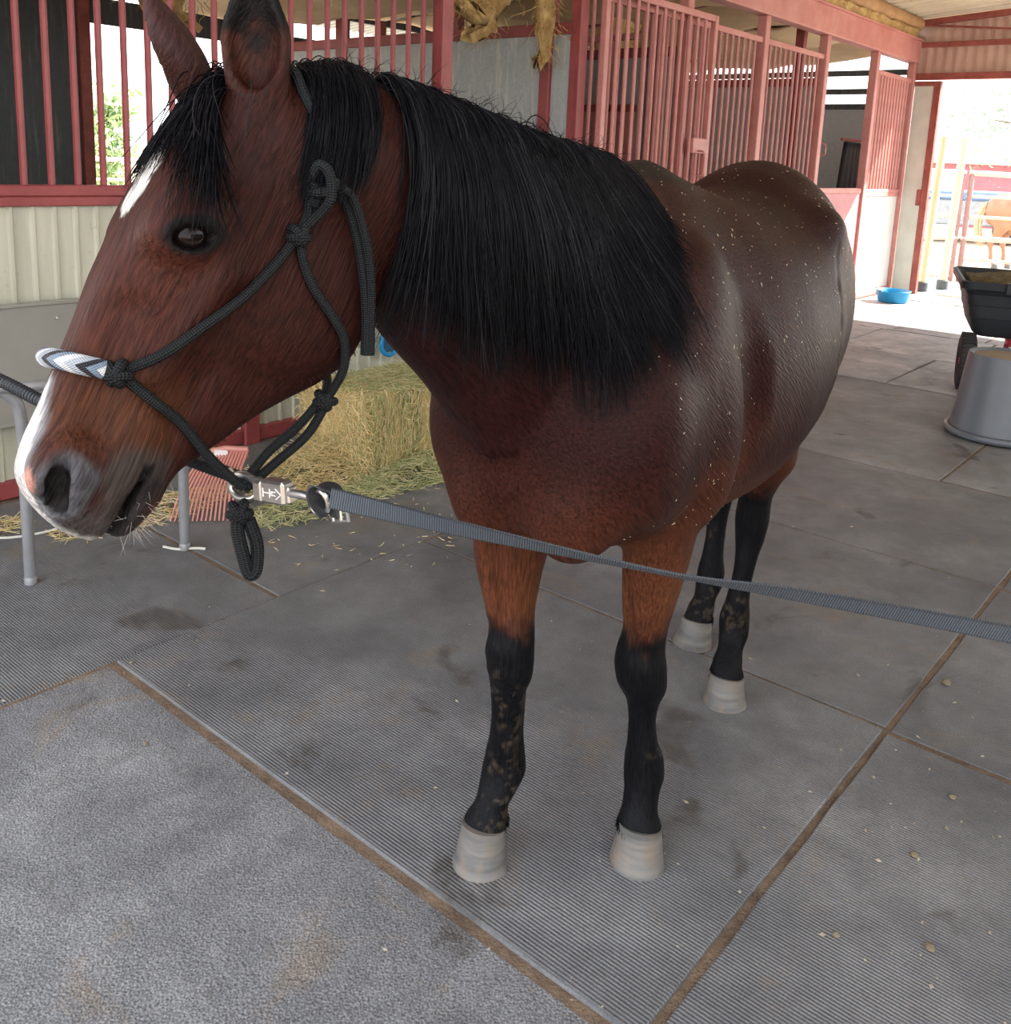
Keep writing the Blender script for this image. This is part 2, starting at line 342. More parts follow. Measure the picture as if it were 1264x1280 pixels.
# ------------------------------------------------------------------ helpers
def tag(o, label=None, cat=None, group=None, kind=None):
    if label: o['label'] = label
    if cat: o['category'] = cat
    if group: o['group'] = group
    if kind: o['kind'] = kind
    return o
def link(o, parent=None):
    COL.objects.link(o)
    if parent is not None: o.parent = parent
    return o
ANG = math.atan2(0.76863, 0.63969)             # the stall row runs along t, into the stalls is n
R0 = V3(-1.317, 4.70, 0); RT = V3(0.63969, 0.76863, 0); RN = V3(-0.76863, 0.63969, 0)
def RW(t, n, z=0.0): return R0+t*RT+n*RN+z*ZZ
def thing(name, label, cat, loc, rz=0.0, group=None):
    o = bpy.data.objects.new(name, None)
    o.empty_display_size = 0.1
    link(o); o.location = Vector(loc); o.rotation_euler = (0, 0, rz)
    return tag(o, label, cat, group)
class MB:
    def __init__(self): self.v = []; self.f = []; self.uv = []
    def add(self, vs, fs, uvs=None):
        b = len(self.v); self.v += [tuple(map(float, p)) for p in vs]
        self.f += [tuple(i+b for i in f) for f in fs]
        self.uv += uvs if uvs else [None]*len(fs)
    def box(self, x0, x1, y0, y1, z0, z1, bev=0.0, M=None):
        if bev <= 0:
            vs = [(x, y, z) for z in (z0, z1) for y in (y0, y1) for x in (x0, x1)]
            fs = [(0, 2, 3, 1), (4, 5, 7, 6), (0, 1, 5, 4), (2, 6, 7, 3), (0, 4, 6, 2), (1, 3, 7, 5)]
        else:
            b = bev; vs = []; fs = []
            for z, e in ((z0, b), (z0+b, 0), (z1-b, 0), (z1, b)):
                o = e
                vs += [(x0+o, y0+b, z), (x0+b, y0+o, z), (x1-b, y0+o, z), (x1-o, y0+b, z), (x1-o, y1-b, z), (x1-b, y1-o, z), (x0+b, y1-o, z), (x0+o, y1-b, z)]
            fs.append(tuple(range(7, -1, -1))); fs.append(tuple(range(24, 32)))
            for k in range(3):
                for i in range(8):
                    j = (i+1) % 8
                    fs.append((k*8+i, k*8+j, k*8+8+j, k*8+8+i))
        if M is not None: vs = [tuple(M @ Vector(p)) for p in vs]
        self.add(vs, fs)
    def tube(self, path, r, sides=8, cap=True, closed=False, flat=None):
        P = [np.array(p, float) for p in path]; n = len(P)
        R = r if hasattr(r, '__len__') else [r]*n
        T = [(P[(i+1) % n]-P[i-1]) if closed else (P[min(i+1, n-1)]-P[max(i-1, 0)]) for i in range(n)]
        T = [t/(np.linalg.norm(t)+1e-9) for t in T]
        ref = np.array([0, 0, 1.]) if abs(T[0][2]) < 0.9 else np.array([1., 0, 0])
        U = ref-(ref@T[0])*T[0]; U /= np.linalg.norm(U)
        vs = []; L = 0.0; Ls = []
        for i in range(n):
            U = U-(U@T[i])*T[i]; U /= np.linalg.norm(U)
            W = np.cross(T[i], U)
            if i: L += np.linalg.norm(P[i]-P[i-1])
            Ls.append(L)
            for k in range(sides):
                a = 2*pi*k/sides
                vs.append(P[i]+R[i]*(cos(a)*U+sin(a)*W))
        fs = []; uv = []
        for i in range(n if closed else n-1):
            j = (i+1) % n
            Lj = Ls[j] if j else L+np.linalg.norm(P[0]-P[-1])
            for k in range(sides):
                m = (k+1) % sides
                fs.append((i*sides+k, i*sides+m, j*sides+m, j*sides+k))
                uv.append([(k/sides, Ls[i]), ((k+1)/sides, Ls[i]), ((k+1)/sides, Lj), (k/sides, Lj)])
        if cap and not closed:
            fs.append(tuple(range(sides-1, -1, -1))); uv.append(None)
            fs.append(tuple((n-1)*sides+k for k in range(sides))); uv.append(None)
        self.add(vs, fs, uv)
    def lathe(self, prof, c=(0, 0, 0), sides=32, close=True, M=None):
        vs = []; n = len(prof)
        for r, z in prof:
            for k in range(sides):
                a = 2*pi*k/sides
                vs.append((c[0]+r*cos(a), c[1]+r*sin(a), c[2]+z))
        if M is not None: vs = [tuple(M @ Vector(p)) for p in vs]
        fs = []
        for i in range(n-1):
            for k in range(sides):
                m = (k+1) % sides
                fs.append((i*sides+k, i*sides+m, (i+1)*sides+m, (i+1)*sides+k))
        if close:
            fs.append(tuple(range(sides-1, -1, -1))); fs.append(tuple((n-1)*sides+k for k in range(sides)))
        self.add(vs, fs)
    def build(self, name, m, parent=None, smooth=False, loc=None, rz=None):
        me = bpy.data.meshes.new(name)
        me.from_pydata(self.v, [], self.f)
        if any(u is not None for u in self.uv):
            lay = me.uv_layers.new(name='UVMap')
            i = 0
            for f, u in zip(self.f, self.uv):
                for k in range(len(f)):
                    if u is not None: lay.data[i].uv = u[k]
                    i += 1
        if smooth:
            me.polygons.foreach_set('use_smooth', [True]*len(me.polygons))
            if smooth != 'all':
                me.set_sharp_from_angle(angle=radians(40))
        me.update()
        if m: me.materials.append(m)
        o = bpy.data.objects.new(name, me)
        link(o, parent)
        if loc is not None: o.location = Vector(loc)
        if rz is not None: o.rotation_euler = (0, 0, rz)
        return o
def again(o, parent, loc=None, rot=None):
    c = o.copy(); COL.objects.link(c); c.parent = parent
    if loc is not None: c.location = loc
    if rot is not None: c.rotation_euler = rot
    return c
def path(pts, n=10, closed=False):
    # Catmull-Rom through the points
    P = [np.array(p, float) for p in pts]; out = []
    N = len(P)
    for i in range(N if closed else N-1):
        p0 = P[i-1] if (i or closed) else 2*P[0]-P[1]
        p1, p2 = P[i], P[(i+1) % N]
        p3 = P[(i+2) % N] if (i+2 < N or closed) else 2*P[-1]-P[-2]
        for k in range(n):
            t = k/n
            out.append(0.5*(2*p1+(p2-p0)*t+(2*p0-5*p1+4*p2-p3)*t*t+(3*p1-p0-3*p2+p3)*t**3))
    if not closed: out.append(P[-1])
    return out
def hairs(name, strands, radius, m, parent=None, tip=0.2):
    # strands: array (count, points, 3); real hair curves
    S = np.asarray(strands, np.float32); c, n = S.shape[:2]
    cu = bpy.data.hair_curves.new(name)
    cu.add_curves([n]*c)
    cu.attributes['position'].data.foreach_set('vector', S.reshape(-1))
    ra = cu.attributes.new('radius', 'FLOAT', 'POINT') if 'radius' not in cu.attributes else cu.attributes['radius']
    prof = np.linspace(0, 1, n); prof = np.where(prof < 0.5, 1.0, 1-(1-tip)*(prof-0.5)*2)
    R = (np.asarray(radius, np.float32).reshape(-1, 1)*np.ones((c, 1))*prof).astype(np.float32)
    ra.data.foreach_set('value', R.reshape(-1))
    cu.materials.append(m)
    o = bpy.data.objects.new(name, cu)
    return link(o, parent)

# ------------------------------------------------------------------ materials
class NT:
    def __init__(self, name):
        self.m = bpy.data.materials.new(name); self.m.use_nodes = True
        self.t = self.m.node_tree; self.b = self.t.nodes['Principled BSDF']
    def n(self, typ, **kw):
        x = self.t.nodes.new(typ)
        for k, v in kw.items():
            if k.startswith('i_'):
                key = k[2:]
                key = int(key) if key.isdigit() else key.replace('_', ' ')
                x.inputs[key].default_value = v
            else: setattr(x, k, v)
        return x
    def l(self, a, b):
        self.t.links.new(a, b)
    def coord(self, kind='Object'): return self.n('ShaderNodeTexCoord').outputs[kind]
    def pos(self): return self.n('ShaderNodeNewGeometry').outputs['Position']
    def scale(self, v, s):
        x = self.n('ShaderNodeVectorMath', operation='MULTIPLY'); self.l(v, x.inputs[0]); x.inputs[1].default_value = s
        return x.outputs[0]
    def noise(self, v, sc, det=4, rough=0.55, dist=0.0):
        x = self.n('ShaderNodeTexNoise'); x.inputs['Scale'].default_value = sc; x.inputs['Detail'].default_value = det
        x.inputs['Roughness'].default_value = rough; x.inputs['Distortion'].default_value = dist
        self.l(v, x.inputs['Vector']); return x.outputs['Fac']
    def ramp(self, f, stops):
        x = self.n('ShaderNodeValToRGB'); e = x.color_ramp.elements
        while len(e) > 1: e.remove(e[-1])
        e[0].position = stops[0][0]; e[0].color = (*stops[0][1], 1) if hasattr(stops[0][1], '__len__') else (stops[0][1],)*3+(1,)
        for p, c in stops[1:]:
            q = e.new(p); q.color = (*c, 1) if hasattr(c, '__len__') else (c, c, c, 1)
        self.l(f, x.inputs[0]); return x.outputs[0]
    def mix(self, f, a, b, mode='MIX'):
        x = self.n('ShaderNodeMix', data_type='RGBA', blend_type=mode)
        for s, v in ((x.inputs[0], f), (x.inputs[6], a), (x.inputs[7], b)):
            if hasattr(v, 'is_linked'): self.l(v, s)
            elif hasattr(v, '__len__'): s.default_value = (*v, 1)[:4]
            else: s.default_value = v
        return x.outputs[2]
    def math(self, op, a, b=None, c=None):
        x = self.n('ShaderNodeMath', operation=op)
        for i, v in enumerate((a, b, c)):
            if v is None: continue
            if hasattr(v, 'is_linked'): self.l(v, x.inputs[i])
            else: x.inputs[i].default_value = v
        return x.outputs[0]
    def bump(self, h, strength=0.3, dist=0.01):
        x = self.n('ShaderNodeBump'); x.inputs['Strength'].default_value = strength; x.inputs['Distance'].default_value = dist
        self.l(h, x.inputs['Height']); self.l(x.outputs[0], self.b.inputs['Normal'])
    def set(self, col=None, rough=None, metal=None, spec=None, **kw):
        for key, v in (('Base Color', col), ('Roughness', rough), ('Metallic', metal), ('Specular IOR Level', spec)):
            if v is None: continue
            if hasattr(v, 'is_linked'): self.l(v, self.b.inputs[key])
            elif hasattr(v, '__len__'): self.b.inputs[key].default_value = (*v, 1)
            else: self.b.inputs[key].default_value = v
        for k, v in kw.items(): self.b.inputs[k.replace('_', ' ')].default_value = v
        return self.m
def plain(name, c1, c2=None, rough=0.6, sc=8.0, metal=0.0, bump=0.0, bsc=60.0, space='Object', stretch=(1, 1, 1), spec=0.5):
    q = NT(name)
    v = q.scale(q.coord(space) if space != 'Position' else q.pos(), stretch)
    c2 = c2 or tuple(x*0.72 for x in c1)
    f = q.noise(v, sc, 5, 0.62)
    col = q.ramp(f, [(0.32, c2), (0.68, c1)])
    if bump: q.bump(q.noise(v, bsc, 3), bump, 0.01)
    return q.set(col, rough, metal, spec)
# ------------------------------------------------------------------ horse: skin colours, hair, eyes, hooves
def vnoise(p, sc, seed=0):
    q = p*sc+seed*17.3
    i = np.floor(q).astype(np.int64); t = q-i; t = t*t*(3-2*t)
    def h(x, y, z):
        n = (x*73856093) ^ (y*19349663) ^ (z*83492791) ^ (seed*2654435)
        n = (n ^ (n >> 13))*1274126177
        return ((n ^ (n >> 16)) & 0xffff)/65535.0
    out = 0
    for dx in (0, 1):
        for dy in (0, 1):
            for dz in (0, 1):
                w = (t[:, 0] if dx else 1-t[:, 0])*(t[:, 1] if dy else 1-t[:, 1])*(t[:, 2] if dz else 1-t[:, 2])
                out = out+w*h(i[:, 0]+dx, i[:, 1]+dy, i[:, 2]+dz)
    return out
def sst(a, b, x):
    t = np.clip((x-a)/(b-a), 0, 1); return t*t*(3-2*t)

def coat_material(name='bay_coat'):
    q = NT(name)
    at = q.n('ShaderNodeAttribute', attribute_name='coat')
    fl = q.n('ShaderNodeAttribute', attribute_name='flow')
    v = q.scale(fl.outputs['Vector'], (1, 1, 1))
    fd = q.n('ShaderNodeAttribute', attribute_name='fade')
    n0 = q.noise(v, 1.0, 3, 0.6, 0.25)
    n1 = q.math('MULTIPLY_ADD', q.math('SUBTRACT', n0, 0.5), fd.outputs['Fac'], 0.5)
    n2 = q.noise(q.pos(), 9.0, 4, 0.6)
    c = q.mix(1.0, at.outputs['Color'], q.ramp(n1, [(0.3, 0.5), (0.7, 1.6)]), 'MULTIPLY')
    c = q.mix(1.0, c, q.ramp(n2, [(0.3, 0.85), (0.7, 1.15)]), 'MULTIPLY')
    q.bump(n1, 0.5, 0.005)
    m = q.set(c, 0.43, 0.0, 0.085)
    q.b.inputs['Sheen Weight'].default_value = 0.0
    q.b.inputs['Sheen Roughness'].default_value = 0.45
    q.b.inputs['Sheen Tint'].default_value = (0.8, 0.62, 0.6, 1)
    return m

def build_horse():
    F = build_horse_field()
    f, g = sampler(F)
    me, P = field_mesh(F, 'horse')
    horse = bpy.data.objects.new('horse', me)
    link(horse)
    tag(horse, 'bay horse with black mane and black lower legs wearing a rope halter', 'horse')
    # --- coat
    H = P-HO; s, h, l = H@E1, H@E2, H@E3
    B = P-MF; b, lat, z = B@BX, B@YH, P[:, 2]
    nz = vnoise(P, 40, 1)-0.5; nz2 = vnoise(P, 90, 2)-0.5; nb = vnoise(P, 7, 3)-0.5
    Nk = P-N0; ns, nu_, nv = Nk@NA, Nk@NU, Nk@NV
    headw = sst(0.50, 0.66, ns)*sst(1.1, 1.2, z+0.12)
    headw = np.where((s > -0.1) & (s < 0.6) & (np.abs(l) < 0.16) & (h > -0.3) & (h < 0.25), np.maximum(headw, sst(-0.26, -0.18, h)*sst(-0.10, -0.04, s)), 0)
    C = np.tile(np.array([0.0190, 0.0052, 0.0045]), (len(P), 1))
    def lay(col, w):
        nonlocal C
        w = np.clip(w, 0, 1)[:, None]; C = C*(1-w)+np.array(col)*w
    # warmer on breast, forearms, gaskins
    lay((0.050, 0.0155, 0.0085), sst(1.02, 0.84, z+nb*0.1)*sst(0.5, 0.2, b)*(headw < 0.2))
    lay((0.080, 0.0265, 0.0125), sst(0.90, 0.64, z+nb*0.10)*(1-headw))
    lay((0.098, 0.035, 0.014), sst(0.70, 0.60, z+nb*0.08)*sst(0.03, 0.05, np.abs(np.where(lat > 0, np.abs(lat-0.11), np.abs(lat+0.145))))*(b < 0.5)*0.8)
    lay((0.058, 0.018, 0.0095), sst(0.92, 0.74, z)*sst(0.6, 0.85, b))
    # black points
    front = b < 0.5
    lay((0.0048, 0.0048, 0.0056), np.where(front, sst(0.625, 0.535, z+np.where(lat > 0, 0.045, 0.016)+nz*0.07+nb*0.04), sst(0.66, 0.58, z+nz*0.05+nb*0.04))*(headw < 0.5))
    dusty = np.clip(0.5*vnoise(P, 60, 5)+0.5*vnoise(P+0.3, 117, 8)-0.56, 0, 1)*3*np.clip(vnoise(P, 9, 6)-0.5, 0, 1)*3
    lay((0.14, 0.10, 0.065), np.clip(dusty, 0, 0.20)*(z < 0.48)*(z > 0.08))
    lay((0.030, 0.010, 0.0075), sst(-0.02, 0.12, nu_)*(ns > 0.0)*(ns < 0.75)*(headw < 0.5)*(b > -0.6)*0.5)
    # head
    lay((0.0255, 0.0072, 0.0050), headw)
    lay((0.044, 0.0135, 0.0090), headw*sst(-0.02, 0.06, h)*sst(0.12, 0.24, s))
    lay((0.056, 0.0195, 0.0090), headw*sst(0.30, 0.40, s+nb*0.06)*sst(0.48, 0.42, s)*sst(0.09, 0.05, np.abs(h-0.03))*0.9)
    lay((0.030, 0.010, 0.008), headw*sst(0.03, 0.0, np.sqrt((s-0.19)**2+(h-0.05)**2+(np.abs(l)-0.08)**2)-0.012+nz*0.01)*0.75)
    lay((0.022, 0.0065, 0.0048), headw*sst(-0.06, -0.16, h)*0.7)
    # dark muzzle
    dm = np.sqrt((s-0.505)**2+(h+0.005)**2*0.8+(np.abs(l)-0.03)**2*0.6)
    dmo = np.sqrt(((s-0.475)/0.055)**2+((h+0.02)/0.05)**2)
    dn = np.sqrt(((s-0.497)/0.036)**2+((h-0.056)/0.030)**2)
    lay((0.035, 0.028, 0.025), headw*sst(1.1, 0.6, dmo+nz*0.3)*0.9)
    lay((0.045, 0.040, 0.038), headw*sst(0.50, 0.525, s+nz*0.02)*0.8)
    lay((0.075, 0.028, 0.013), headw*sst(0.47, 0.485, s)*sst(-0.04, -0.055, h)*0.8)      # chin
    lay((0.060, 0.060, 0.066), headw*sst(1.35, 0.9, dn+nz*0.35)*(np.abs(l) > 0.015)*0.9)
    # white: star, snip that widens over the nose, lip
    al = l+0.006
    wst = np.interp(s, [0.075, 0.10, 0.13, 0.165, 0.185, 0.20], [0.0, 0.011, 0.019, 0.021, 0.014, 0.0])
    lay((0.50, 0.47, 0.44), sst(0.004, -0.004, np.abs(l-0.004)-wst+nz2*0.012)*(h > 0.05)*(wst > 0.001))
    wsn = np.interp(s, [0.385, 0.40, 0.43, 0.455, 0.48, 0.50, 0.52, 0.545], [0.0, 0.006, 0.014, 0.022, 0.026, 0.030, 0.030, 0.020])
    grey = sst(0.012, 0.0, np.abs(l)-wsn+nz2*0.008)*(h > 0.03)*(s > 0.39)
    lay((0.19, 0.19, 0.20), grey*0.8)
    lay((0.50, 0.47, 0.45), sst(0.003, -0.003, np.abs(l)-wsn*0.80+nz2*0.008)*(h > 0.028)*(s > 0.386))
    lay((0.46, 0.22, 0.17), sst(0.017, 0.010, np.sqrt((s-0.500)**2+(h-0.082)**2+(l-0.036)**2)+nz*0.006))
    lay((0.42, 0.40, 0.38), sst(0.536, 0.543, s+nz2*0.006)*sst(-0.03, -0.015, h)*(np.abs(l) < 0.04)*0.8)
    # dark skin at mouth and eye rims; shade inside the nostrils put into colour
    ndeep = np.minimum.reduce([np.linalg.norm(P-HD(a, c, d*sg), axis=1) for a, c, d in ((0.490, 0.062, 0.049), (0.503, 0.055, 0.045), (0.514, 0.048, 0.041)) for sg in (1, -1)])
    lay((0.010, 0.009, 0.009), sst(0.017, 0.012, ndeep))
    mline = np.abs(h+0.0285-(s-0.5)*-0.07)
    lay((0.008, 0.007, 0.007), sst(0.010, 0.005, mline)*(s > 0.445)*headw)
    lay((0.016, 0.013, 0.013), headw*sst(0.006, 0.012, s-0.448)*sst(-0.028, -0.034, h)*sst(-0.062, -0.050, h)*0.9)
    ex, ey = (s-0.193)*cos(radians(62))+(h-0.052)*sin(radians(62)), -(s-0.193)*sin(radians(62))+(h-0.052)*cos(radians(62))
    lay((0.006, 0.005, 0.005), headw*sst(1.25, 0.95, np.sqrt((ex/0.034)**2+(ey/0.021)**2))*(np.abs(l) > 0.05))
    # ears: black outside rim, brown inside
    earw = sst(0.005, -0.035, s)*sst(0.045, 0.075, h)
    lay((0.006, 0.005, 0.005), earw*sst(-0.035, -0.070, s+nz*0.05)*(l > 0))
    lay((0.040, 0.014, 0.009), earw*sst(-0.065, -0.03, s+nz*0.05)*(l > 0))
    lay((0.040, 0.018, 0.017), earw*(l < -0.01))
    # poll and crest, under the hair
    lay((0.010, 0.008, 0.008), sst(0.035, 0.0, np.abs(nv)-0.035)*(nu_ > 0.10)*(ns > -0.2)*(ns < 0.8)*sst(0.1, 0.12, nu_)*(z > 1.38)*(headw < 0.9)*(s < 0.02))
    # --- hair flow for the fine texture: (along, across, through)
    along = np.where((headw > 0.5)[:, None], np.stack([s*16, h*230, l*230], 1),
             np.where((z < 0.80)[:, None], np.stack([z*16, b*230, lat*230], 1), np.stack([(b*0.8-z*0.6)*13, (z*0.8+b*0.6)*190, lat*190], 1)))
    # the fine texture fades out where two flow directions meet
    reg = np.where(headw > 0.5, 0, np.where(z < 0.80, 1, 2))
    ed = np.empty(len(me.edges)*2, np.int32); me.edges.foreach_get('vertices', ed); ed = ed.reshape(-1, 2)
    oh = np.eye(3)[reg]; cn = np.bincount(ed.ravel(), minlength=len(P)).astype(float)
    for _ in range(14):
        oh = np.stack([(np.bincount(ed[:, 0], oh[ed[:, 1], k], len(P))+np.bincount(ed[:, 1], oh[ed[:, 0], k], len(P)))/cn*0.7+oh[:, k]*0.3 for k in range(3)], 1)
    fade = np.clip((oh.max(1)-0.52)*2.6, 0, 1)*np.clip(np.take_along_axis(oh, reg[:, None], 1)[:, 0]*4-2, 0, 1)
    a = me.attributes.new('fade', 'FLOAT', 'POINT'); a.data.foreach_set('value', fade.astype(np.float32))
    a = me.attributes.new('coat', 'FLOAT_COLOR', 'POINT')
    a.data.foreach_set('color', np.concatenate([C, np.ones((len(C), 1))], 1).astype(np.float32).ravel())
    a = me.attributes.new('flow', 'FLOAT_VECTOR', 'POINT')
    a.data.foreach_set('vector', along.astype(np.float32).ravel())
    me.materials.append(coat_material())

    # --- hair
    q = NT('black_hair')
    hi = q.n('ShaderNodeHairInfo')
    q.set(q.ramp(hi.outputs['Random'], [(0.0, (0.0020, 0.0020, 0.0028)), (0.82, (0.0045, 0.0046, 0.0062)), (1.0, (0.022, 0.021, 0.025))]), 0.36, 0.0, 0.06)
    m_hair = q.m
    m_brown = NT('brown_hair').set((0.022, 0.008, 0.006), 0.5, 0, 0.1)
    m_pale = NT('pale_whisker').set((0.35, 0.31, 0.28), 0.5)
    def fall(roots, dirs, length, n, off, pull=0.35, sway=None, stiff=0.55):
        p = np.array(roots, float); d = np.array(dirs, float)
        c = len(p); st = (np.asarray(length)/(n-1)).reshape(-1, 1)
        out = [p.copy()]
        down = np.array([0, 0, -1.0])
        for k in range(n-1):
            t = d*stiff+down*pull
            if sway is not None: t = t+sway*(0.25+0.75*k/n)
            t /= np.linalg.norm(t, axis=1, keepdims=True)
            qn = p+t*st
            dist = f(qn); o = np.asarray(off)*min(1.0, 0.35+k*0.25)
            pen = np.clip(o-dist, 0, 0.05)
            qn = qn+g(qn)*pen[:, None]
            d = qn-p; d /= np.linalg.norm(d, axis=1, keepdims=True)
            p = qn; out.append(p.copy())
        return np.stack(out, 1)
    def locks(S, count, tight, seed):
        # draw strands together towards the guide of their lock, more towards the tips
        r2 = np.random.default_rng(seed)
        c, n = S.shape[:2]
        guide = r2.choice(c, count, replace=False)
        dd = ((S[:, None, 0]-S[None, guide, 0])**2).sum(2)
        gi = guide[np.argmin(dd, 1)]
        w = (np.linspace(0, 1, n)**1.2*tight)[None, :, None]*(0.55+0.45*r2.random((c, 1, 1)))
        return S*(1-w)+(S[gi]+(S[:, :1]-S[gi][:, :1])*0.10)*w
    # crest line (s, u)
    cs = np.array([-0.16, 0.0, 0.126, 0.25, 0.375, 0.475, 0.55, 0.62, 0.70, 0.77])
    cuv = np.array([0.336, 0.334, 0.312, 0.280, 0.251, 0.231, 0.214, 0.198, 0.176, 0.150])
    n = 5200
    ss = 0.105+0.572*rng.random(n); uu = cubic(cs, cuv, ss)-0.012
    roots = N0+ss[:, None]*NA+uu[:, None]*NU+(rng.normal(0, 0.009, n)+0.004)[:, None]*NV
    L = np.interp(ss, [0.10, 0.13, 0.2, 0.3, 0.4, 0.5, 0.60, 0.66, 0.71], [0.20, 0.26, 0.40, 0.50, 0.49, 0.46, 0.41, 0.38, 0.32])*(0.50+0.56*rng.random(n)**0.7)
    dirs = NV*0.85+NU*0.38+rng.normal(0, 0.20, (n, 3)); dirs /= np.linalg.norm(dirs, axis=1, keepdims=True)
    sw = NA*(-0.08+0.17*sst(0.40, 0.68, ss))[:, None]+rng.normal(0, 0.05, (n, 3))
    S = fall(roots, dirs, L, 26, 0.004+0.016*rng.random(n), 0.30, sw)
    S = locks(S, 190, 0.75, 3)
    # the lock behind the ear, over the poll
    n2 = 800
    ss = 0.725+0.075*rng.random(n2); uu = cubic(cs, cuv, ss)-0.012
    r2 = N0+ss[:, None]*NA+uu[:, None]*NU+rng.normal(0.004, 0.010, n2)[:, None]*NV
    d2 = NV*0.7+NU*0.6+NA*0.1+rng.normal(0, 0.2, (n2, 3)); d2 /= np.linalg.norm(d2, axis=1, keepdims=True)
    S2 = fall(r2, d2, 0.15+0.06*rng.random(n2), 26, 0.004+0.014*rng.random(n2), 0.34, NA*(0.10+1.6*(0.78-ss))[:, None]+rng.normal(0, 0.04, (n2, 3)))
    S2 = locks(S2, 26, 0.7, 4)
    # short hairs standing along the crest
    n3 = 420
    ss = 0.09+0.64*rng.random(n3); uu = cubic(cs, cuv, ss)-0.01
    r3 = N0+ss[:, None]*NA+uu[:, None]*NU+rng.normal(0.0, 0.008, n3)[:, None]*NV
    d3 = NU*0.9-NA*0.5+rng.normal(0, 0.32, (n3, 3)); d3 /= np.linalg.norm(d3, axis=1, keepdims=True)
    S3 = fall(r3, d3, 0.02+0.05*rng.random(n3)**2, 26, 0.003, 0.05, rng.normal(0, 0.15, (n3, 3)), 0.95)
    A = np.concatenate([S, S2, S3])
    rad = np.concatenate([0.00062+0.00035*rng.random(n), 0.00055+0.0003*rng.random(n2), np.full(n3, 0.0004)])
    tag(hairs('mane', A, rad, m_hair, horse), 'long black mane falling over the near side of the neck')
    # forelock
    n4 = 820
    aa = rng.random(n4)
    r4 = HO+(-0.035+0.045*rng.random(n4))[:, None]*E1+rng.normal(0.052, 0.010, n4)[:, None]*E2+(-0.045+0.075*aa)[:, None]*E3
    d4 = E1*0.35+E2*0.75+(aa-0.45)[:, None]*E3*0.9+rng.normal(0, 0.22, (n4, 3)); d4 /= np.linalg.norm(d4, axis=1, keepdims=True)
    sw4 = E3*((aa-0.40)*0.75)[:, None]+E1*0.22+E2*0.05+rng.normal(0, 0.09, (n4, 3))
    S4 = fall(r4, d4, (0.075+0.115*rng.random(n4))*(0.80+0.75*aa), 20, 0.003+0.009*rng.random(n4), 0.22, sw4)
    S4 = locks(S4, 34, 0.75, 5)
    hairs('forelock', S4, 0.00055+0.0003*rng.random(n4), m_hair, horse)
    # tail
    n5 = 500
    r5 = MF+(1.40+0.03*rng.random(n5))[:, None]*BX+rng.normal(-0.03, 0.014, n5)[:, None]*YH+(1.30+0.08*rng.random(n5))[:, None]*ZZ
    d5 = BX*0.8-ZZ*0.4+rng.normal(0, 0.15, (n5, 3)); d5 /= np.linalg.norm(d5, axis=1, keepdims=True)
    hairs('tail', fall(r5, d5, 0.75+0.15*rng.random(n5), 26, 0.01+0.03*rng.random(n5), 0.6, rng.normal(0, 0.03, (n5, 3))-YH*0.02), 0.0016, m_hair, horse)
    # whiskers on lips and chin, hairs along the jaw
    n6 = 70
    r6 = HO+(0.47+0.065*rng.random(n6))[:, None]*E1+(-0.075+0.05*rng.random(n6))[:, None]*E2+rng.normal(0.012, 0.02, n6)[:, None]*E3
    r6 = r6-g(r6)*f(r6)[:, None]
    d6 = g(r6)+rng.normal(0, 0.35, (n6, 3)); d6 /= np.linalg.norm(d6, axis=1, keepdims=True)
    hairs('whisker', r6[:, None]+d6[:, None]*(np.linspace(0, 1, 5)[None, :, None]*(0.012+0.025*rng.random((n6, 1, 1)))), 0.00022, m_pale, horse)
    n7 = 350
    r7 = HO+(0.02+0.40*rng.random(n7))[:, None]*E1-0.02*E2+(0.02+0.05*rng.random(n7))[:, None]*E3
    hb = np.interp((r7-HO)@E1, [0.02, 0.07, 0.12, 0.17, 0.22, 0.27, 0.31, 0.345, 0.40], [-0.14, -0.19, -0.22, -0.236, -0.232, -0.20, -0.17, -0.14, -0.10])
    r7 = r7+hb[:, None]*E2; r7 = r7-g(r7)*f(r7)[:, None]
    d7 = g(r7)*0.55+E1*0.6-E2*0.3+rng.normal(0, 0.2, (n7, 3)); d7 /= np.linalg.norm(d7, axis=1, keepdims=True)
    hairs('jaw_hair', r7[:, None]+d7[:, None]*(np.linspace(0, 1, 4)[None, :, None]*(0.003+0.006*rng.random((n7, 1, 1)))), 0.0003, m_brown, horse)
    # fetlock feathers at the coronets
    fe = []
    for cb, cl, cz in ((-0.048, -0.161, 0.072), (0.140, 0.125, 0.066), (0.862, 0.090, 0.068), (1.140, -0.094, 0.062)):
        th = 2*pi*rng.random(420)
        r8 = MF+(cb+0.048*np.cos(th))[:, None]*BX+(cl+0.050*np.sin(th))[:, None]*YH+(cz+0.012+0.016*rng.random(420))[:, None]*ZZ
        r8 = r8-g(r8)*f(r8)[:, None]
        d8 = g(r8)*0.14-ZZ+rng.normal(0, 0.12, (420, 3)); d8 /= np.linalg.norm(d8, axis=1, keepdims=True)
        fe.append(r8[:, None]+d8[:, None]*(np.linspace(0, 1, 4)[None, :, None]*(0.012+0.012*rng.random((420, 1, 1)))))
    hairs('coronet_hair', np.concatenate(fe), 0.0006, m_hair, horse)
    # --- eyes
    q = NT('horse_eye')
    q.set((0.006, 0.003, 0.003), 0.05, 0.0, 0.12); q.b.inputs['Coat Weight'].default_value = 0.15
    q.b.inputs['Coat Roughness'].default_value = 0.02
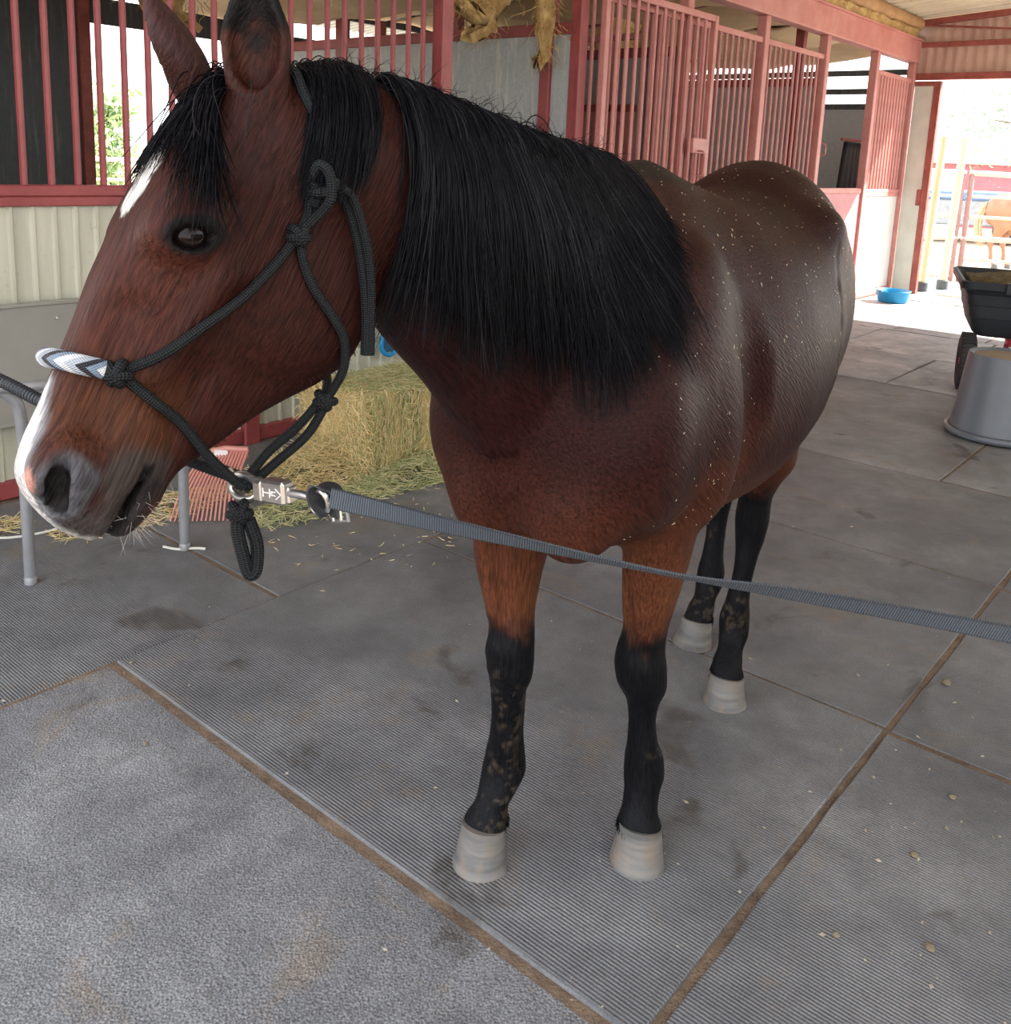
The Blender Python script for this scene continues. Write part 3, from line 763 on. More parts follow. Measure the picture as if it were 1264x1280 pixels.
    for sg in (1, -1):
        mb = MB(); R = 0.0235
        mb.lathe([(R*sin(a), -R*cos(a)) for a in np.linspace(0.02, pi-0.02, 18)], sides=28)
        e = mb.build('eye', q.m, horse, smooth='all')
        e.location = Vector(HD(0.193, 0.052, 0.066*sg if sg > 0 else -0.054))
    # --- hooves
    q = NT('pale_hoof')
    co = q.coord('Object')
    sep = q.n('ShaderNodeSeparateXYZ'); q.l(co, sep.inputs[0])
    rings = q.noise(q.scale(co, (6, 6, 55)), 1.0, 3)
    streak = q.noise(q.scale(co, (30, 30, 5)), 1.0, 3)
    c = q.ramp(rings, [(0.3, (0.075, 0.073, 0.070)), (0.55, (0.145, 0.136, 0.125)), (0.75, (0.20, 0.172, 0.138))])
    c = q.mix(q.ramp(streak, [(0.50, 0.0), (0.72, 0.55)]), c, (0.22, 0.15, 0.09))
    q.bump(rings, 0.4, 0.006)
    m_hoof = q.set(c, 0.55)
    for (cb, cl, cz), (tb, tl) in (((-0.050, -0.161, 0.082), (-0.062, -0.154)), ((0.140, 0.125, 0.082), (0.130, 0.130)), ((0.862, 0.092, 0.074), (0.846, 0.096)), ((1.140, -0.095, 0.074), (1.118, -0.097))):
        mb = MB(); N = 28; vs = []; fs = []
        rows = [(1.0, 0.0), (0.9, 0.04), (0.6, 0.22), (0.3, 0.55), (0.03, 0.96), (0.0, 0.93)]
        for zt, k in rows:
            for i in range(N):
                a = 2*pi*i/N
                fwd, side = cos(a), sin(a)
                r_f = (0.046+0.024*k) if fwd > 0 else (0.044+0.007*k)
                heel = 1.0 if fwd > -0.2 else 1.0-0.12*k
                x0 = cb+(tb-cb)*k; y0 = cl+(tl-cl)*k
                zz = cz*zt+(0.010 if zt > 0.95 else 0)*fwd
                sl = 1.0 if fwd > 0 else 0.55+0.45*zt
                vs.append(HB(x0-fwd*r_f, y0+side*(0.048+0.017*k)*heel, max(zz, 0.0)))
        for j in range(len(rows)-1):
            for i in range(N):
                m2 = (i+1) % N
                fs.append((j*N+i, j*N+m2, (j+1)*N+m2, (j+1)*N+i))
        fs.append(tuple(range(N))); fs.append(tuple((len(rows)-1)*N+i for i in range(N-1, -1, -1)))
        mb.add(vs, fs)
        mb.build('hoof', m_hoof, horse, smooth=True)
    # --- hay chaff caught in the coat
    idx = rng.choice(np.where((z > 0.80) & (headw < 0.05) & (lat > -0.05) & (b > -0.2) & ((z > 1.1) | (b < 0.3)))[0], 420, replace=False)
    mb = MB()
    nrm = g(P[idx])
    for i, nn in zip(idx, nrm):
        p = P[i]+nn*0.0015; d = np.cross(nn, rng.normal(0, 1, 3)); d /= np.linalg.norm(d); e = np.cross(nn, d)
        L_ = 0.0012+0.0040*rng.random()**4; W_ = 0.0005+0.0004*rng.random()
        mb.add([p-d*L_-e*W_, p+d*L_-e*W_, p+d*L_+e*W_, p-d*L_+e*W_, p+nn*0.001], [(0, 1, 4), (1, 2, 4), (2, 3, 4), (3, 0, 4)])
    tag(mb.build('hay_chaff', NT('chaff').set((0.55, 0.46, 0.30), 0.7), horse), 'specks of hay chaff on the dark coat', kind='stuff')
    return horse, F, f, g, me
# ------------------------------------------------------------------ the barn: setting
def rowobj(name, mb, m, t=0, n=0, z=0, parent=None, smooth=False):
    o = mb.build(name, m, parent, smooth)
    if parent is None:
        o.location = Vector(RW(t, n, z)); o.rotation_euler = (0, 0, ANG)
    return o
def structure(name, mb, m, label=None, **k):
    return tag(rowobj(name, mb, m, **k), label, None, None, 'structure')

M_red = plain('red_oxide_paint', (0.33, 0.070, 0.068), (0.22, 0.042, 0.043), 0.45, 5, 0, 0.15, 60)
M_pink = plain('hazed_red_paint', (0.57, 0.25, 0.22), (0.47, 0.17, 0.148), 0.5, 5, 0, 0.15, 60)  # red lightened towards pink: far haze and light put into the colour
M_rust = plain('weathered_red_steel', (0.33, 0.085, 0.06), (0.20, 0.04, 0.03), 0.6, 9, 0, 0.2, 40)
def cream_mat():
    q = NT('cream_ribbed_metal'); v = q.pos()
    st = q.noise(q.scale(v, (9, 9, 0.8)), 1.0, 4)
    c = q.ramp(st, [(0.25, (0.40, 0.39, 0.30)), (0.6, (0.56, 0.55, 0.44))])
    d = q.noise(v, 14, 4, 0.7)
    c = q.mix(q.ramp(d, [(0.62, 0.0), (0.8, 0.5)]), c, (0.24, 0.20, 0.14))
    return q.set(c, 0.5)
M_cream = cream_mat()
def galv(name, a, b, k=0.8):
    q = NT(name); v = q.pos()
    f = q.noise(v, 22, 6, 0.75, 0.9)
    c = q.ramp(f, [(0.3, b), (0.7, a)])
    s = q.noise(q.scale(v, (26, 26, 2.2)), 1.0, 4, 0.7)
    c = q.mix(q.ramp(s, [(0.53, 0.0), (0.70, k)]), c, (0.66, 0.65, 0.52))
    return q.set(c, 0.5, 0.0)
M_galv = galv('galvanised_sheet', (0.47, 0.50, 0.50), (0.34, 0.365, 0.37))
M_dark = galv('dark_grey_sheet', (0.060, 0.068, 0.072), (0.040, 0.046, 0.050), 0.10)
M_greypanel = galv('bluish_grey_sheet', (0.46, 0.49, 0.52), (0.38, 0.41, 0.44), 0.2)  # bluish grey tone with faint streaks
M_white = plain('white_panel_paint', (0.74, 0.73, 0.70), (0.66, 0.65, 0.62), 0.45, 3)
M_tin = plain('white_corrugated_tin', (0.52, 0.53, 0.52), (0.42, 0.42, 0.40), 0.4, 4, 0.1)
M_creamtin = plain('cream_corrugated_tin', (0.62, 0.56, 0.42), (0.54, 0.47, 0.34), 0.5, 3)
M_pinktin = plain('dusty_pink_corrugated_tin', (0.50, 0.33, 0.26), (0.40, 0.25, 0.19), 0.6, 4)
M_fabric = plain('tan_insulation_backing', (0.80, 0.63, 0.41), (0.66, 0.48, 0.28), 0.85, 2.5, 0, 0.4, 14)
M_fluff = plain('yellow_glass_wool', (0.58, 0.40, 0.17), (0.30, 0.17, 0.055), 0.95, 9, 0, 0.8, 40)
M_wood = plain('weathered_log', (0.46, 0.26, 0.12), (0.30, 0.16, 0.07), 0.8, 6, 0, 0.4, 30)

# --- floor: dirt, with rubber stall mats laid on it piece by piece
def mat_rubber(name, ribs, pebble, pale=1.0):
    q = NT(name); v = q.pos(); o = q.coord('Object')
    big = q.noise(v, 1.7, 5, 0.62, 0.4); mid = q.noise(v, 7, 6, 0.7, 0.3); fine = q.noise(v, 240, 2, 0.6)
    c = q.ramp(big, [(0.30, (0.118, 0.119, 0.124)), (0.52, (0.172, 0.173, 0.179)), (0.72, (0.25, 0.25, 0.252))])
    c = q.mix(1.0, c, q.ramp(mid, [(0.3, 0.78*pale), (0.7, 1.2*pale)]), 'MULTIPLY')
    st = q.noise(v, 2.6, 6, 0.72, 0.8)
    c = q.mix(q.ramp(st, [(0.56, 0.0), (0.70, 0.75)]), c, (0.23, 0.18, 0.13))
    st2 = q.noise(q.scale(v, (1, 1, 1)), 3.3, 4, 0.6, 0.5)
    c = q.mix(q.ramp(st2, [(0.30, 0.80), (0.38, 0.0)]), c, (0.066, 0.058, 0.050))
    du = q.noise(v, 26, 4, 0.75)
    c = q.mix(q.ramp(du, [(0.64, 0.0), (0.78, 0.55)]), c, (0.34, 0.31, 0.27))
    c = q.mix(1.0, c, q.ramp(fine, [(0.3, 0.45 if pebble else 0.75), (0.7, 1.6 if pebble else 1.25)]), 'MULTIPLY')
    sep = q.n('ShaderNodeSeparateXYZ'); q.l(o, sep.inputs[0])
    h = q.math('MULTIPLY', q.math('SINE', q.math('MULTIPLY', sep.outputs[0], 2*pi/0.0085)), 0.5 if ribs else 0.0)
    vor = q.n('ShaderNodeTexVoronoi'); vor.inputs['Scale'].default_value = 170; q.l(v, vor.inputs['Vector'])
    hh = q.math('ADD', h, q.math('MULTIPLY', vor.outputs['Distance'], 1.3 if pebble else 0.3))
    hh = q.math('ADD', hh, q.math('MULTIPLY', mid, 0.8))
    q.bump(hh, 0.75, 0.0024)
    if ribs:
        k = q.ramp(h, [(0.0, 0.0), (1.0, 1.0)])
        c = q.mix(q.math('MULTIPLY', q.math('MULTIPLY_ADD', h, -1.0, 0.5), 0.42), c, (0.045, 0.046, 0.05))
    return q.set(c, 0.62, 0, 0.35)
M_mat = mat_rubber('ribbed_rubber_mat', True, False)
M_mat3 = mat_rubber('brightened_dusty_rubber_mat', True, False, 2.7)  # dust plus the far end's brighter daylight, both put into the colour
M_mat4 = mat_rubber('lightly_brightened_rubber_mat', True, False, 1.4)  # milder lift for the middle mats, daylight again put into the colour
M_mat2 = mat_rubber('pebbled_rubber_mat', False, True)
M_dirt = plain('packed_brown_dirt', (0.21, 0.145, 0.095), (0.10, 0.066, 0.044), 0.95, 12, 0, 0.7, 120, 'Position')
mb = MB(); mb.box(-9, 10.1, -9, 4.2, -0.10, -0.004)
floor = structure('floor', mb, M_dirt, 'packed dirt barn floor under grey rubber stall mats')
def rubber(t0, t1, n0, n1, m, z=0.0, skew=0.0):
    r = random.Random(int(t0*100)*7+int(n0*100))
    mb = MB(); K = 9
    def side(a, b, k):
        return [tuple(a[i]+(b[i]-a[i])*j/k for i in range(2)) for j in range(k)]
    g_ = 0.003
    c = [(t0+g_, n0+g_), (t1-g_, n0+g_), (t1-g_, n1-g_), (t0+g_, n1-g_)]
    ring = []
    for i in range(4):
        for p in side(c[i], c[(i+1) % 4], K):
            ring.append((p[0]+r.uniform(-0.0025, 0.0025), p[1]+r.uniform(-0.0025, 0.0025)))
    N = len(ring)
    ct, cn = (t0+t1)/2, (n0+n1)/2
    def at(p, z, ins):
        return (p[0]-ct-ins*(1 if p[0] > ct else -1), p[1]-cn-ins*(1 if p[1] > cn else -1), z)
    vs = [at(p, -0.012, 0) for p in ring]+[at(p, z-0.003, 0) for p in ring]+[at(p, z, 0.003) for p in ring]
    fs = [tuple(range(2*N, 3*N))]
    for k in (0, 1):
        for i in range(N): fs.append((k*N+i, k*N+(i+1) % N, (k+1)*N+(i+1) % N, (k+1)*N+i))
    mb.add(vs, fs)
    o = mb.build('rubber_mat', m, floor)
    o.location = (ct, cn, 0); o.rotation_euler = (0, 0, radians(skew))
    return o
rubber(-1.533, -0.272, -3.352, -1.552, M_mat, 0.005)
rubber(-0.258, 0.957, -3.352, -1.555, M_mat, 0.0)
rubber(0.965, 2.105, -3.352, -1.555, M_mat, 0.0)
rubber(-1.49, -0.29, -5.17, -3.366, M_mat, 0.005, 0.3)
rubber(-0.268, 0.947, -5.17, -3.362, M_mat, 0.0)
rubber(0.96, 2.10, -4.6, -3.366, M_mat, 0.0)
rubber(-2.75, -1.552, -3.352, -1.552, M_mat2, -0.003)
rubber(-3.98, -2.765, -3.352, -1.555, M_mat2, -0.002)
rubber(-2.73, -1.51, -5.25, -3.364, M_mat2, -0.001)
rubber(-3.96, -2.745, -5.25, -3.364, M_mat2, -0.001)
rubber(-2.75, -0.955, -1.545, -0.06, M_mat, -0.001)
rubber(-4.2, -2.765, -1.545, -0.06, M_mat, -0.001)
rubber(-0.945, 0.86, -1.545, -0.06, M_mat, 0.0)
rubber(0.87, 2.70, -1.545, -0.06, M_mat, 0.0)
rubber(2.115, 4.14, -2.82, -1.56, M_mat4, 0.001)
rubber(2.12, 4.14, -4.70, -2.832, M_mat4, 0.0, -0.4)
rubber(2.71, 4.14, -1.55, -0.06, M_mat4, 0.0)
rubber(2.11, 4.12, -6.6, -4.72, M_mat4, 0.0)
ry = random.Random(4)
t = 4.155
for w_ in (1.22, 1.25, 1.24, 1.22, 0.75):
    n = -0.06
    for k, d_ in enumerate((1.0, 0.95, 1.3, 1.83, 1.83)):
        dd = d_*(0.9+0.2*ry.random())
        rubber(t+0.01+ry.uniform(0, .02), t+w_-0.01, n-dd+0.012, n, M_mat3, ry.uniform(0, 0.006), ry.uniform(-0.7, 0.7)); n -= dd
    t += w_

# --- outdoor ground beyond the barn
M_sand = plain('pale_sand', (0.62, 0.53, 0.40), (0.46, 0.37, 0.26), 0.95, 3, 0, 0.4, 30, 'Position')
mb = MB(); mb.box(-60, 90, -60, 60, -0.3, -0.06)
tag(rowobj('ground', mb, M_sand), 'pale sandy ground outside the barn', None, None, 'structure')

# --- stall row posts, header beam and stall panels
POST_T = [-1.33, 0.0, 1.37, 2.72, 4.15, 5.55, 6.98, 8.45, 9.76]
for i, pt in enumerate(POST_T):
    mb = MB(); mb.box(-0.045, 0.045, -0.045, 0.045, -0.02, 2.86, 0.006)
    if i in (2, 3): mb.box(-0.052, -0.045, -0.012, 0.012, 0, 2.86)
    structure('trim_%d' % (i+1), mb, M_red if i < 4 else M_pink, 'square red steel post of the stall row', t=pt)
mb = MB(); mb.box(-4.0, 9.80, -0.07, 0.07, 2.86, 3.13, 0.008); mb.box(-4.0, 9.8, -0.10, 0.07, 3.115, 3.135)
structure('trim_10', mb, M_pink, 'long pale red header beam above the stalls', t=0)

BAR = None
def bars(root, t0, t1, z0, z1, step, m, r=0.015, n=0.0):
    cnt = int(round((t1-t0)/step)); first = None
    for i in range(1, cnt):
        tt = t0+(t1-t0)*i/cnt
        if first is None:
            mb = MB(); mb.tube([(0, 0, z0), (0, 0, z1)], r, 8)
            first = mb.build('bar', m, root, True); first.location = (tt, n, 0)
        else: again(first, root, (tt, n, 0))
def ribbed(t0, t1, z0, z1, y, step, m, name, root, depth=0.012):
    # one ribbed metal sheet: flats with raised ribs
    mb = MB(); xs = []; x = t0
    while x < t1-1e-6:
        e = min(x+step, t1)
        for a, d in ((0.0, 0), (0.62, 0), (0.70, depth), (0.84, depth), (0.92, 0)):
            if x+a*step < e: xs.append((x+a*step, d))
        x = e
    xs.append((t1, 0))
    vs = [(a, y-d, z) for z in (z0, z1) for a, d in xs]+[(a, y+0.004, z) for z in (z0, z1) for a, d in xs]
    N = len(xs); fs = []
    for i in range(N-1):
        fs.append((i, i+1, N+i+1, N+i)); fs.append((2*N+i+1, 2*N+i, 3*N+i, 3*N+i+1))
    for k in (0, N): fs += [(k+i+1, k+i, 2*N+k+i, 2*N+k+i+1) for i in range(N-1)]
    mb.add(vs, fs)
    return mb.build(name, m, root)
def stall_panel(t0, t1, label, m, kick, group=None, top=2.62, sill=1.30, step=0.112, kickmat=None, midpost=None):
    root = thing('stall_panel', label, 'stall panel', RW(t0, 0, 0), ANG, group)
    w = t1-t0
    a, b = 0.047, w-0.047
    rad = 0.026 if kickmat is M_white else 0.015
    mb = MB(); mb.box(a, b, -0.030, 0.030, sill-0.075, sill-0.035, 0.004); mb.box(a, b, -0.034, 0.034, sill-0.034, sill+0.012, 0.005)
    mb.build('sill_rail', m, root)
    mb = MB(); mb.box(a, b, -0.024, 0.024, top, top+0.05, 0.005); mb.build('top_rail', m, root)
    mb = MB(); mb.box(a, b, -0.03, 0.03, 0.0, 0.075, 0.005); mb.build('bottom_rail', m, root)
    bars(root, a, b, sill+0.012, top, step, m, rad)
    if kick == 'ribbed':
        ribbed(a, b, 0.56, sill-0.075, 0.0, 0.090, kickmat or M_cream, 'kick_panel', root)
        ribbed(a, b, 0.075, 0.555, 0.004, 0.090, kickmat or M_cream, 'kick_panel', root)
    else:
        mb = MB(); mb.box(a, b, -0.012, 0.012, 0.075, sill-0.075, 0.003); mb.build('kick_panel', kickmat, root)
    return root
stall_panel(-2.70, -1.33, 'red barred stall panel with cream kick board, at the far left end of the row', M_red, 'ribbed')
stall_panel(-1.33, 0.0, 'red barred stall panel with cream ribbed kick board behind the horse nose', M_red, 'ribbed')
stall_panel(0.0, 1.37, 'red barred stall panel with cream ribbed kick board behind the hay bale', M_red, 'ribbed')
stall_panel(2.72, 4.15, 'barred stall panel partly covered by the open sliding gate', M_pink, 'flat', kickmat=M_pink)
stall_panel(4.15, 5.55, 'faded barred stall panel between the sliding gate and the middle of the far stall', M_pink, 'flat', kickmat=M_pink)
stall_panel(5.55, 6.98, 'faded barred stall panel just before the stall opening with the black blanket', M_pink, 'flat', kickmat=M_pink)
stall_panel(8.45, 9.76, 'sunlit barred stall panel with a white kick board at the end of the row', M_pink, 'flat', kickmat=M_white, step=0.105)
# low pink half door in the stall opening
root = thing('half_door', 'low pink half door closing the last stall opening', 'door', RW(7.03, 0.0, 0.0), ANG)
mb = MB(); mb.box(0.0, 1.37, -0.015, 0.015, 0.06, 1.26, 0.004); mb.build('door_panel', plain('pink_door_paint', (0.52, 0.20, 0.22), (0.44, 0.15, 0.165), 0.5, 3), root)
mb = MB(); mb.box(0.0, 1.37, -0.022, 0.022, 1.26, 1.32, 0.004); mb.build('top_rail', M_pink, root)
mb = MB(); mb.tube(path([(0.05, -0.02, 1.66), (0.05, -0.07, 1.67), (0.05, -0.07, 1.77), (0.05, -0.02, 1.78)], 6), 0.007, 6); mb.build('pull_handle', M_pink, root, True)
mb = MB(); mb.box(0.0, 0.045, -0.02, 0.02, 1.32, 2.62, 0.003); mb.build('latch_post', M_pink, root)
# sliding gate pushed open in front of the next stall
root = thing('sliding_gate', 'red barred sliding gate pushed open in front of the middle stall', 'gate', RW(2.84, -0.115, 0.0), ANG)
W_ = 1.60
for x0, x1 in ((0.0, 0.05), (W_-0.05, W_)):
    mb = MB(); mb.box(x0, x1, -0.022, 0.022, 0.05, 2.70, 0.004); mb.build('stile', M_pink, root)
mb = MB(); mb.box(0.05, W_-0.05, -0.02, 0.02, 2.65, 2.70, 0.004); mb.build('top_rail', M_pink, root)
mb = MB(); mb.box(0.05, W_-0.05, -0.02, 0.02, 1.20, 1.25, 0.004); mb.build('mid_rail', M_pink, root)
mb = MB(); mb.box(0.05, W_-0.05, -0.010, 0.010, 0.05, 1.20, 0.003); mb.build('kick_panel', M_pink, root)
bars(root, 0.05, W_-0.05, 1.25, 2.65, 0.125, M_pink, 0.014)
mb = MB(); mb.box(W_-0.28, W_-0.02, -0.03, 0.03, 1.60, 1.72, 0.004); mb.build('latch_plate', M_pink, root)
mb = MB(); mb.tube(path([(W_-0.2, -0.03, 1.42), (W_-0.2, -0.09, 1.44), (W_-0.2, -0.09, 1.60), (W_-0.2, -0.03, 1.62)], 6), 0.008, 6); mb.build('pull_handle', M_pink, root, True)

# --- stall interiors: divider walls, back wall, openings
def divider(t, name, lab):
    mb = MB(); mb.box(-0.012, 0.012, 0.05, 3.60, 0.0, 2.36)
    d = structure(name, mb, M_galv, lab, t=t)
    mb = MB(); mb.box(-0.04, 0.04, 0.05, 3.6, 2.36, 2.44, 0.004); mb.build('top_rail', M_red, d)
    for y in (0.26, 2.5):
        mb = MB(); mb.box(-0.045, 0.045, y-0.045, y+0.045, 0, 2.95, 0.004); mb.build('wall_post', M_red, d)
divider(2.72, 'wall_divider', 'streaked grey metal divider wall inside the open stall')
divider(4.15, 'wall_divider.003', 'streaked grey metal divider wall behind the sliding gate')
divider(6.98, 'wall_divider.001', 'grey metal divider wall of the far stalls')
divider(-2.70, 'wall_divider.002', 'grey metal divider wall at the left end of the row')
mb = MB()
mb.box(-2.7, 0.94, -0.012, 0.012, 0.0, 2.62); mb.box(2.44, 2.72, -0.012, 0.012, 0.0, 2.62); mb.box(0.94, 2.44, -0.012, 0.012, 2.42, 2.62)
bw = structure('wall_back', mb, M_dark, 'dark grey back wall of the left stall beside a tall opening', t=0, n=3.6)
for x in (0.985, 2.40):
    mb = MB(); mb.box(x-0.045, x+0.045, -0.05, 0.05, 0, 2.6, 0.004); mb.build('jamb_post', M_rust, bw)
mb = MB(); mb.box(2.72, 9.76, -0.012, 0.012, 0.0, 2.28)
bw = structure('wall_back.001', mb, M_greypanel, 'grey back wall of the far stalls with open strips under the roof', t=0, n=3.6)
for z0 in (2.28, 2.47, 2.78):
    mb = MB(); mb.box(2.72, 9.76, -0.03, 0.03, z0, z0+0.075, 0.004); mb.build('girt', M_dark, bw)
for x in (4.15, 5.55, 6.98, 8.45):
    mb = MB(); mb.box(x-0.04, x+0.04, -0.05, 0.03, 0, 2.9, 0.004); mb.build('wall_post', M_rust, bw)
mb = MB(); mb.box(-0.012, 0.012, 0.06, 3.60, 0.0, 2.30)
ew = structure('wall_end.001', mb, M_greypanel, 'grey sheet side wall of the last stall with open strips above', t=9.76)
for z0 in (2.30, 2.49, 2.72):
    mb = MB(); mb.box(-0.03, 0.03, 0.06, 3.6, z0, z0+0.07, 0.004); mb.build('girt', M_dark, ew)
# red inner door seen through the sliding gate
root = thing('inner_door', 'red sheet steel door with barred top, inside the stall behind the sliding gate', 'door', RW(4.08, 0.38, 0.0), ANG+pi/2)
mb = MB(); mb.box(0.0, 0.52, -0.015, 0.015, 0.05, 1.92, 0.004); mb.build('door_panel', M_pink, root)
mb = MB(); mb.box(0.0, 0.52, -0.022, 0.022, 1.92, 1.98, 0.004); mb.build('mid_rail', M_rust, root)
bars(root, 0.0, 0.52, 1.98, 2.5, 0.14, M_pink)
mb = MB(); mb.box(0.0, 0.52, -0.022, 0.022, 2.5, 2.55, 0.004); mb.build('top_rail', M_pink, root)

# --- end wall of the aisle: sheet-steel jamb, lintel of corrugated tin
mb = MB(); mb.box(-0.03, 0.03, -0.30, -0.06, 0.0, 2.62, 0.004)
jw = structure('wall_end', mb, plain('grey_green_sheet', (0.60, 0.61, 0.53), (0.48, 0.49, 0.42), 0.5, 3), 'narrow grey green sheet metal wall at the end of the stall row', t=9.78)
mb = MB(); mb.box(-0.045, 0.045, -0.37, -0.29, 0.0, 2.64, 0.005); mb.build('edge_post', M_rust, jw)
mb = MB(); mb.box(-0.04, 0.04, -0.29, -0.06, 2.58, 2.64, 0.004); mb.build('top_rail', M_rust, jw)
mb = MB(); mb.box(-0.05, -0.03, -0.29, -0.24, 1.12, 1.32, 0.004); mb.build('hinge_plate', M_rust, jw)
def corrug(name, x0, x1, z0, z1, pitch, depth, m, parent, slope=0.0):
    mb = MB(); n_ = int((x1-x0)/pitch*4)+1
    xs = [x0+(x1-x0)*i/(n_-1) for i in range(n_)]
    zt = lambda z, x: z+(slope*(x1-x) if z == z1 else 0)
    vs = [(depth*sin(2*pi*(x-x0)/pitch), x, zt(z, x)) for z in (z0, z1) for x in xs]+[(depth*sin(2*pi*(x-x0)/pitch)+0.003, x, zt(z, x)) for z in (z0, z1) for x in xs]
    fs = [(i, n_+i, n_+i+1, i+1) for i in range(n_-1)]+[(2*n_+i+1, 3*n_+i+1, 3*n_+i, 2*n_+i) for i in range(n_-1)]
    mb.add(vs, fs)
    return mb.build(name, m, parent, True)
mb = MB(); mb.box(-0.05, 0.05, -9.2, 0.05, 2.66, 2.74, 0.005)
lw = structure('wall_gable', mb, M_rust, 'dusty pink corrugated gable above the open end of the aisle', t=9.84)
corrug('tin_sheet', -9.2, 0.05, 2.74, 3.05, 0.115, 0.010, M_pinktin, lw)
corrug('tin_sheet', -8.0, 0.05, 3.11, 3.33, 0.115, 0.010, M_pinktin, lw, 0.075)
mb = MB(); mb.box(-0.05, 0.05, -9.2, 0.05, 3.05, 3.11, 0.005); mb.build('cross_rail', M_rust, lw)
mb = MB(); mb.add([(x, y, 3.30+0.075*(0.05-y)+dz) for x in (-0.05, 0.05) for y in (-8.0, 0.05) for dz in (0, 0.07)], [(0, 1, 3, 2), (4, 6, 7, 5), (0, 4, 5, 1), (2, 3, 7, 6), (0, 2, 6, 4), (1, 5, 7, 3)]); mb.build('top_rail', M_rust, lw)
mb = MB(); mb.tube([(-0.06, -0.1, 3.31), (-0.06, -2.4, 3.10)], 0.012, 6); mb.build('tie_rod', M_rust, lw)

# --- roofs
def roofsheet(name, t0, t1, n0, z0, n1, z1, pitch, depth, m, lab):
    # ribs run along n, profile along t
    mb = MB(); xs = []; x = t0
    while x < t1:
        xs += [(x, 0), (x+pitch*0.55, 0), (x+pitch*0.65, depth), (x+pitch*0.90, depth)]
        x += pitch
    N = len(xs)
    vs = [(a, n_, z_-d) for n_, z_ in ((n0, z0), (n1, z1)) for a, d in xs]+[(a, n_, z_-d+0.005) for n_, z_ in ((n0, z0), (n1, z1)) for a, d in xs]
    fs = [(i, i+1, N+i+1, N+i) for i in range(N-1)]+[(2*N+i+1, 2*N+i, 3*N+i, 3*N+i+1) for i in range(N-1)]
    mb.add(vs, fs)
    return structure(name, mb, m, lab)
roofsheet('roof_aisle', -3.2, 9.9, 0.35, 3.37, -8.0, 4.02, 0.22, 0.02, M_creamtin, 'cream corrugated roof over the aisle')
roofsheet('roof_stalls', -4.0, 9.9, -0.02, 3.20, 4.3, 2.80, 0.10, 0.014, M_tin, 'white corrugated tin roof over the stalls')
for k, tt in enumerate((-1.33, 1.37, 2.72, 5.55, 8.45)):
    mb = MB(); mb.box(-0.035, 0.035, -0.02, 0.06, 0, 0.0001) if False else None
    mb.add([(x, y, 3.10-0.0926*y+dz) for x in (-0.035, 0.035) for y in (0.07, 4.2) for dz in (-0.06, 0.05)], [(0, 1, 3, 2), (4, 6, 7, 5), (0, 4, 5, 1), (2, 3, 7, 6), (0, 2, 6, 4), (1, 5, 7, 3)])
    structure('trim_%d' % (11+k), mb, M_rust, 'red steel rafter under the stall roof', t=tt)

# sagging insulation backing under the roof of the far stalls
def sag(name, t0, t1, n0, n1, z0, z1, seed, lab, hole=0):
    nx, ny = 60, 22; vs = []; fs = []
    for j in range(ny):
        for i in range(nx):
            tt = t0+(t1-t0)*i/(nx-1); nn = n0+(n1-n0)*j/(ny-1)
            bay = abs(sin(pi*(tt-t0)/1.40))
            z_ = z0+(z1-z0)*j/(ny-1)-0.13*bay*sin(pi*min(1, 0.15+j/(ny-1)))-0.05*noise.noise((tt*1.7+seed, nn*2.5, 0))
            vs.append((tt, nn, z_))
    for j in range(ny-1):
        for i in range(nx-1): fs.append((j*nx+i, j*nx+i+1, (j+1)*nx+i+1, (j+1)*nx+i))
    mb = MB(); mb.add(vs, fs)
    o = rowobj(name, mb, M_fabric, smooth='all' and True)
    o.modifiers.new('thick', 'SOLIDIFY').thickness = 0.02
    return tag(o, lab, 'insulation')
sag('insulation_blanket', 4.22, 6.90, 0.10, 3.45, 3.03, 2.84, 2.0, 'sagging tan insulation backing under the roof of the far stalls')
sag('insulation_blanket', 2.78, 4.08, 0.10, 3.45, 3.03, 2.84, 4.0, 'sagging tan insulation backing above the sliding gate')
sag('insulation_blanket', 7.06, 9.70, 0.10, 3.45, 3.03, 2.84, 5.0, 'sagging tan insulation backing over the last stall of the row')
sag('insulation_blanket', 1.42, 2.66, 0.85, 3.2, 2.72, 2.58, 9.0, 'sagging tan insulation backing over the open stall')

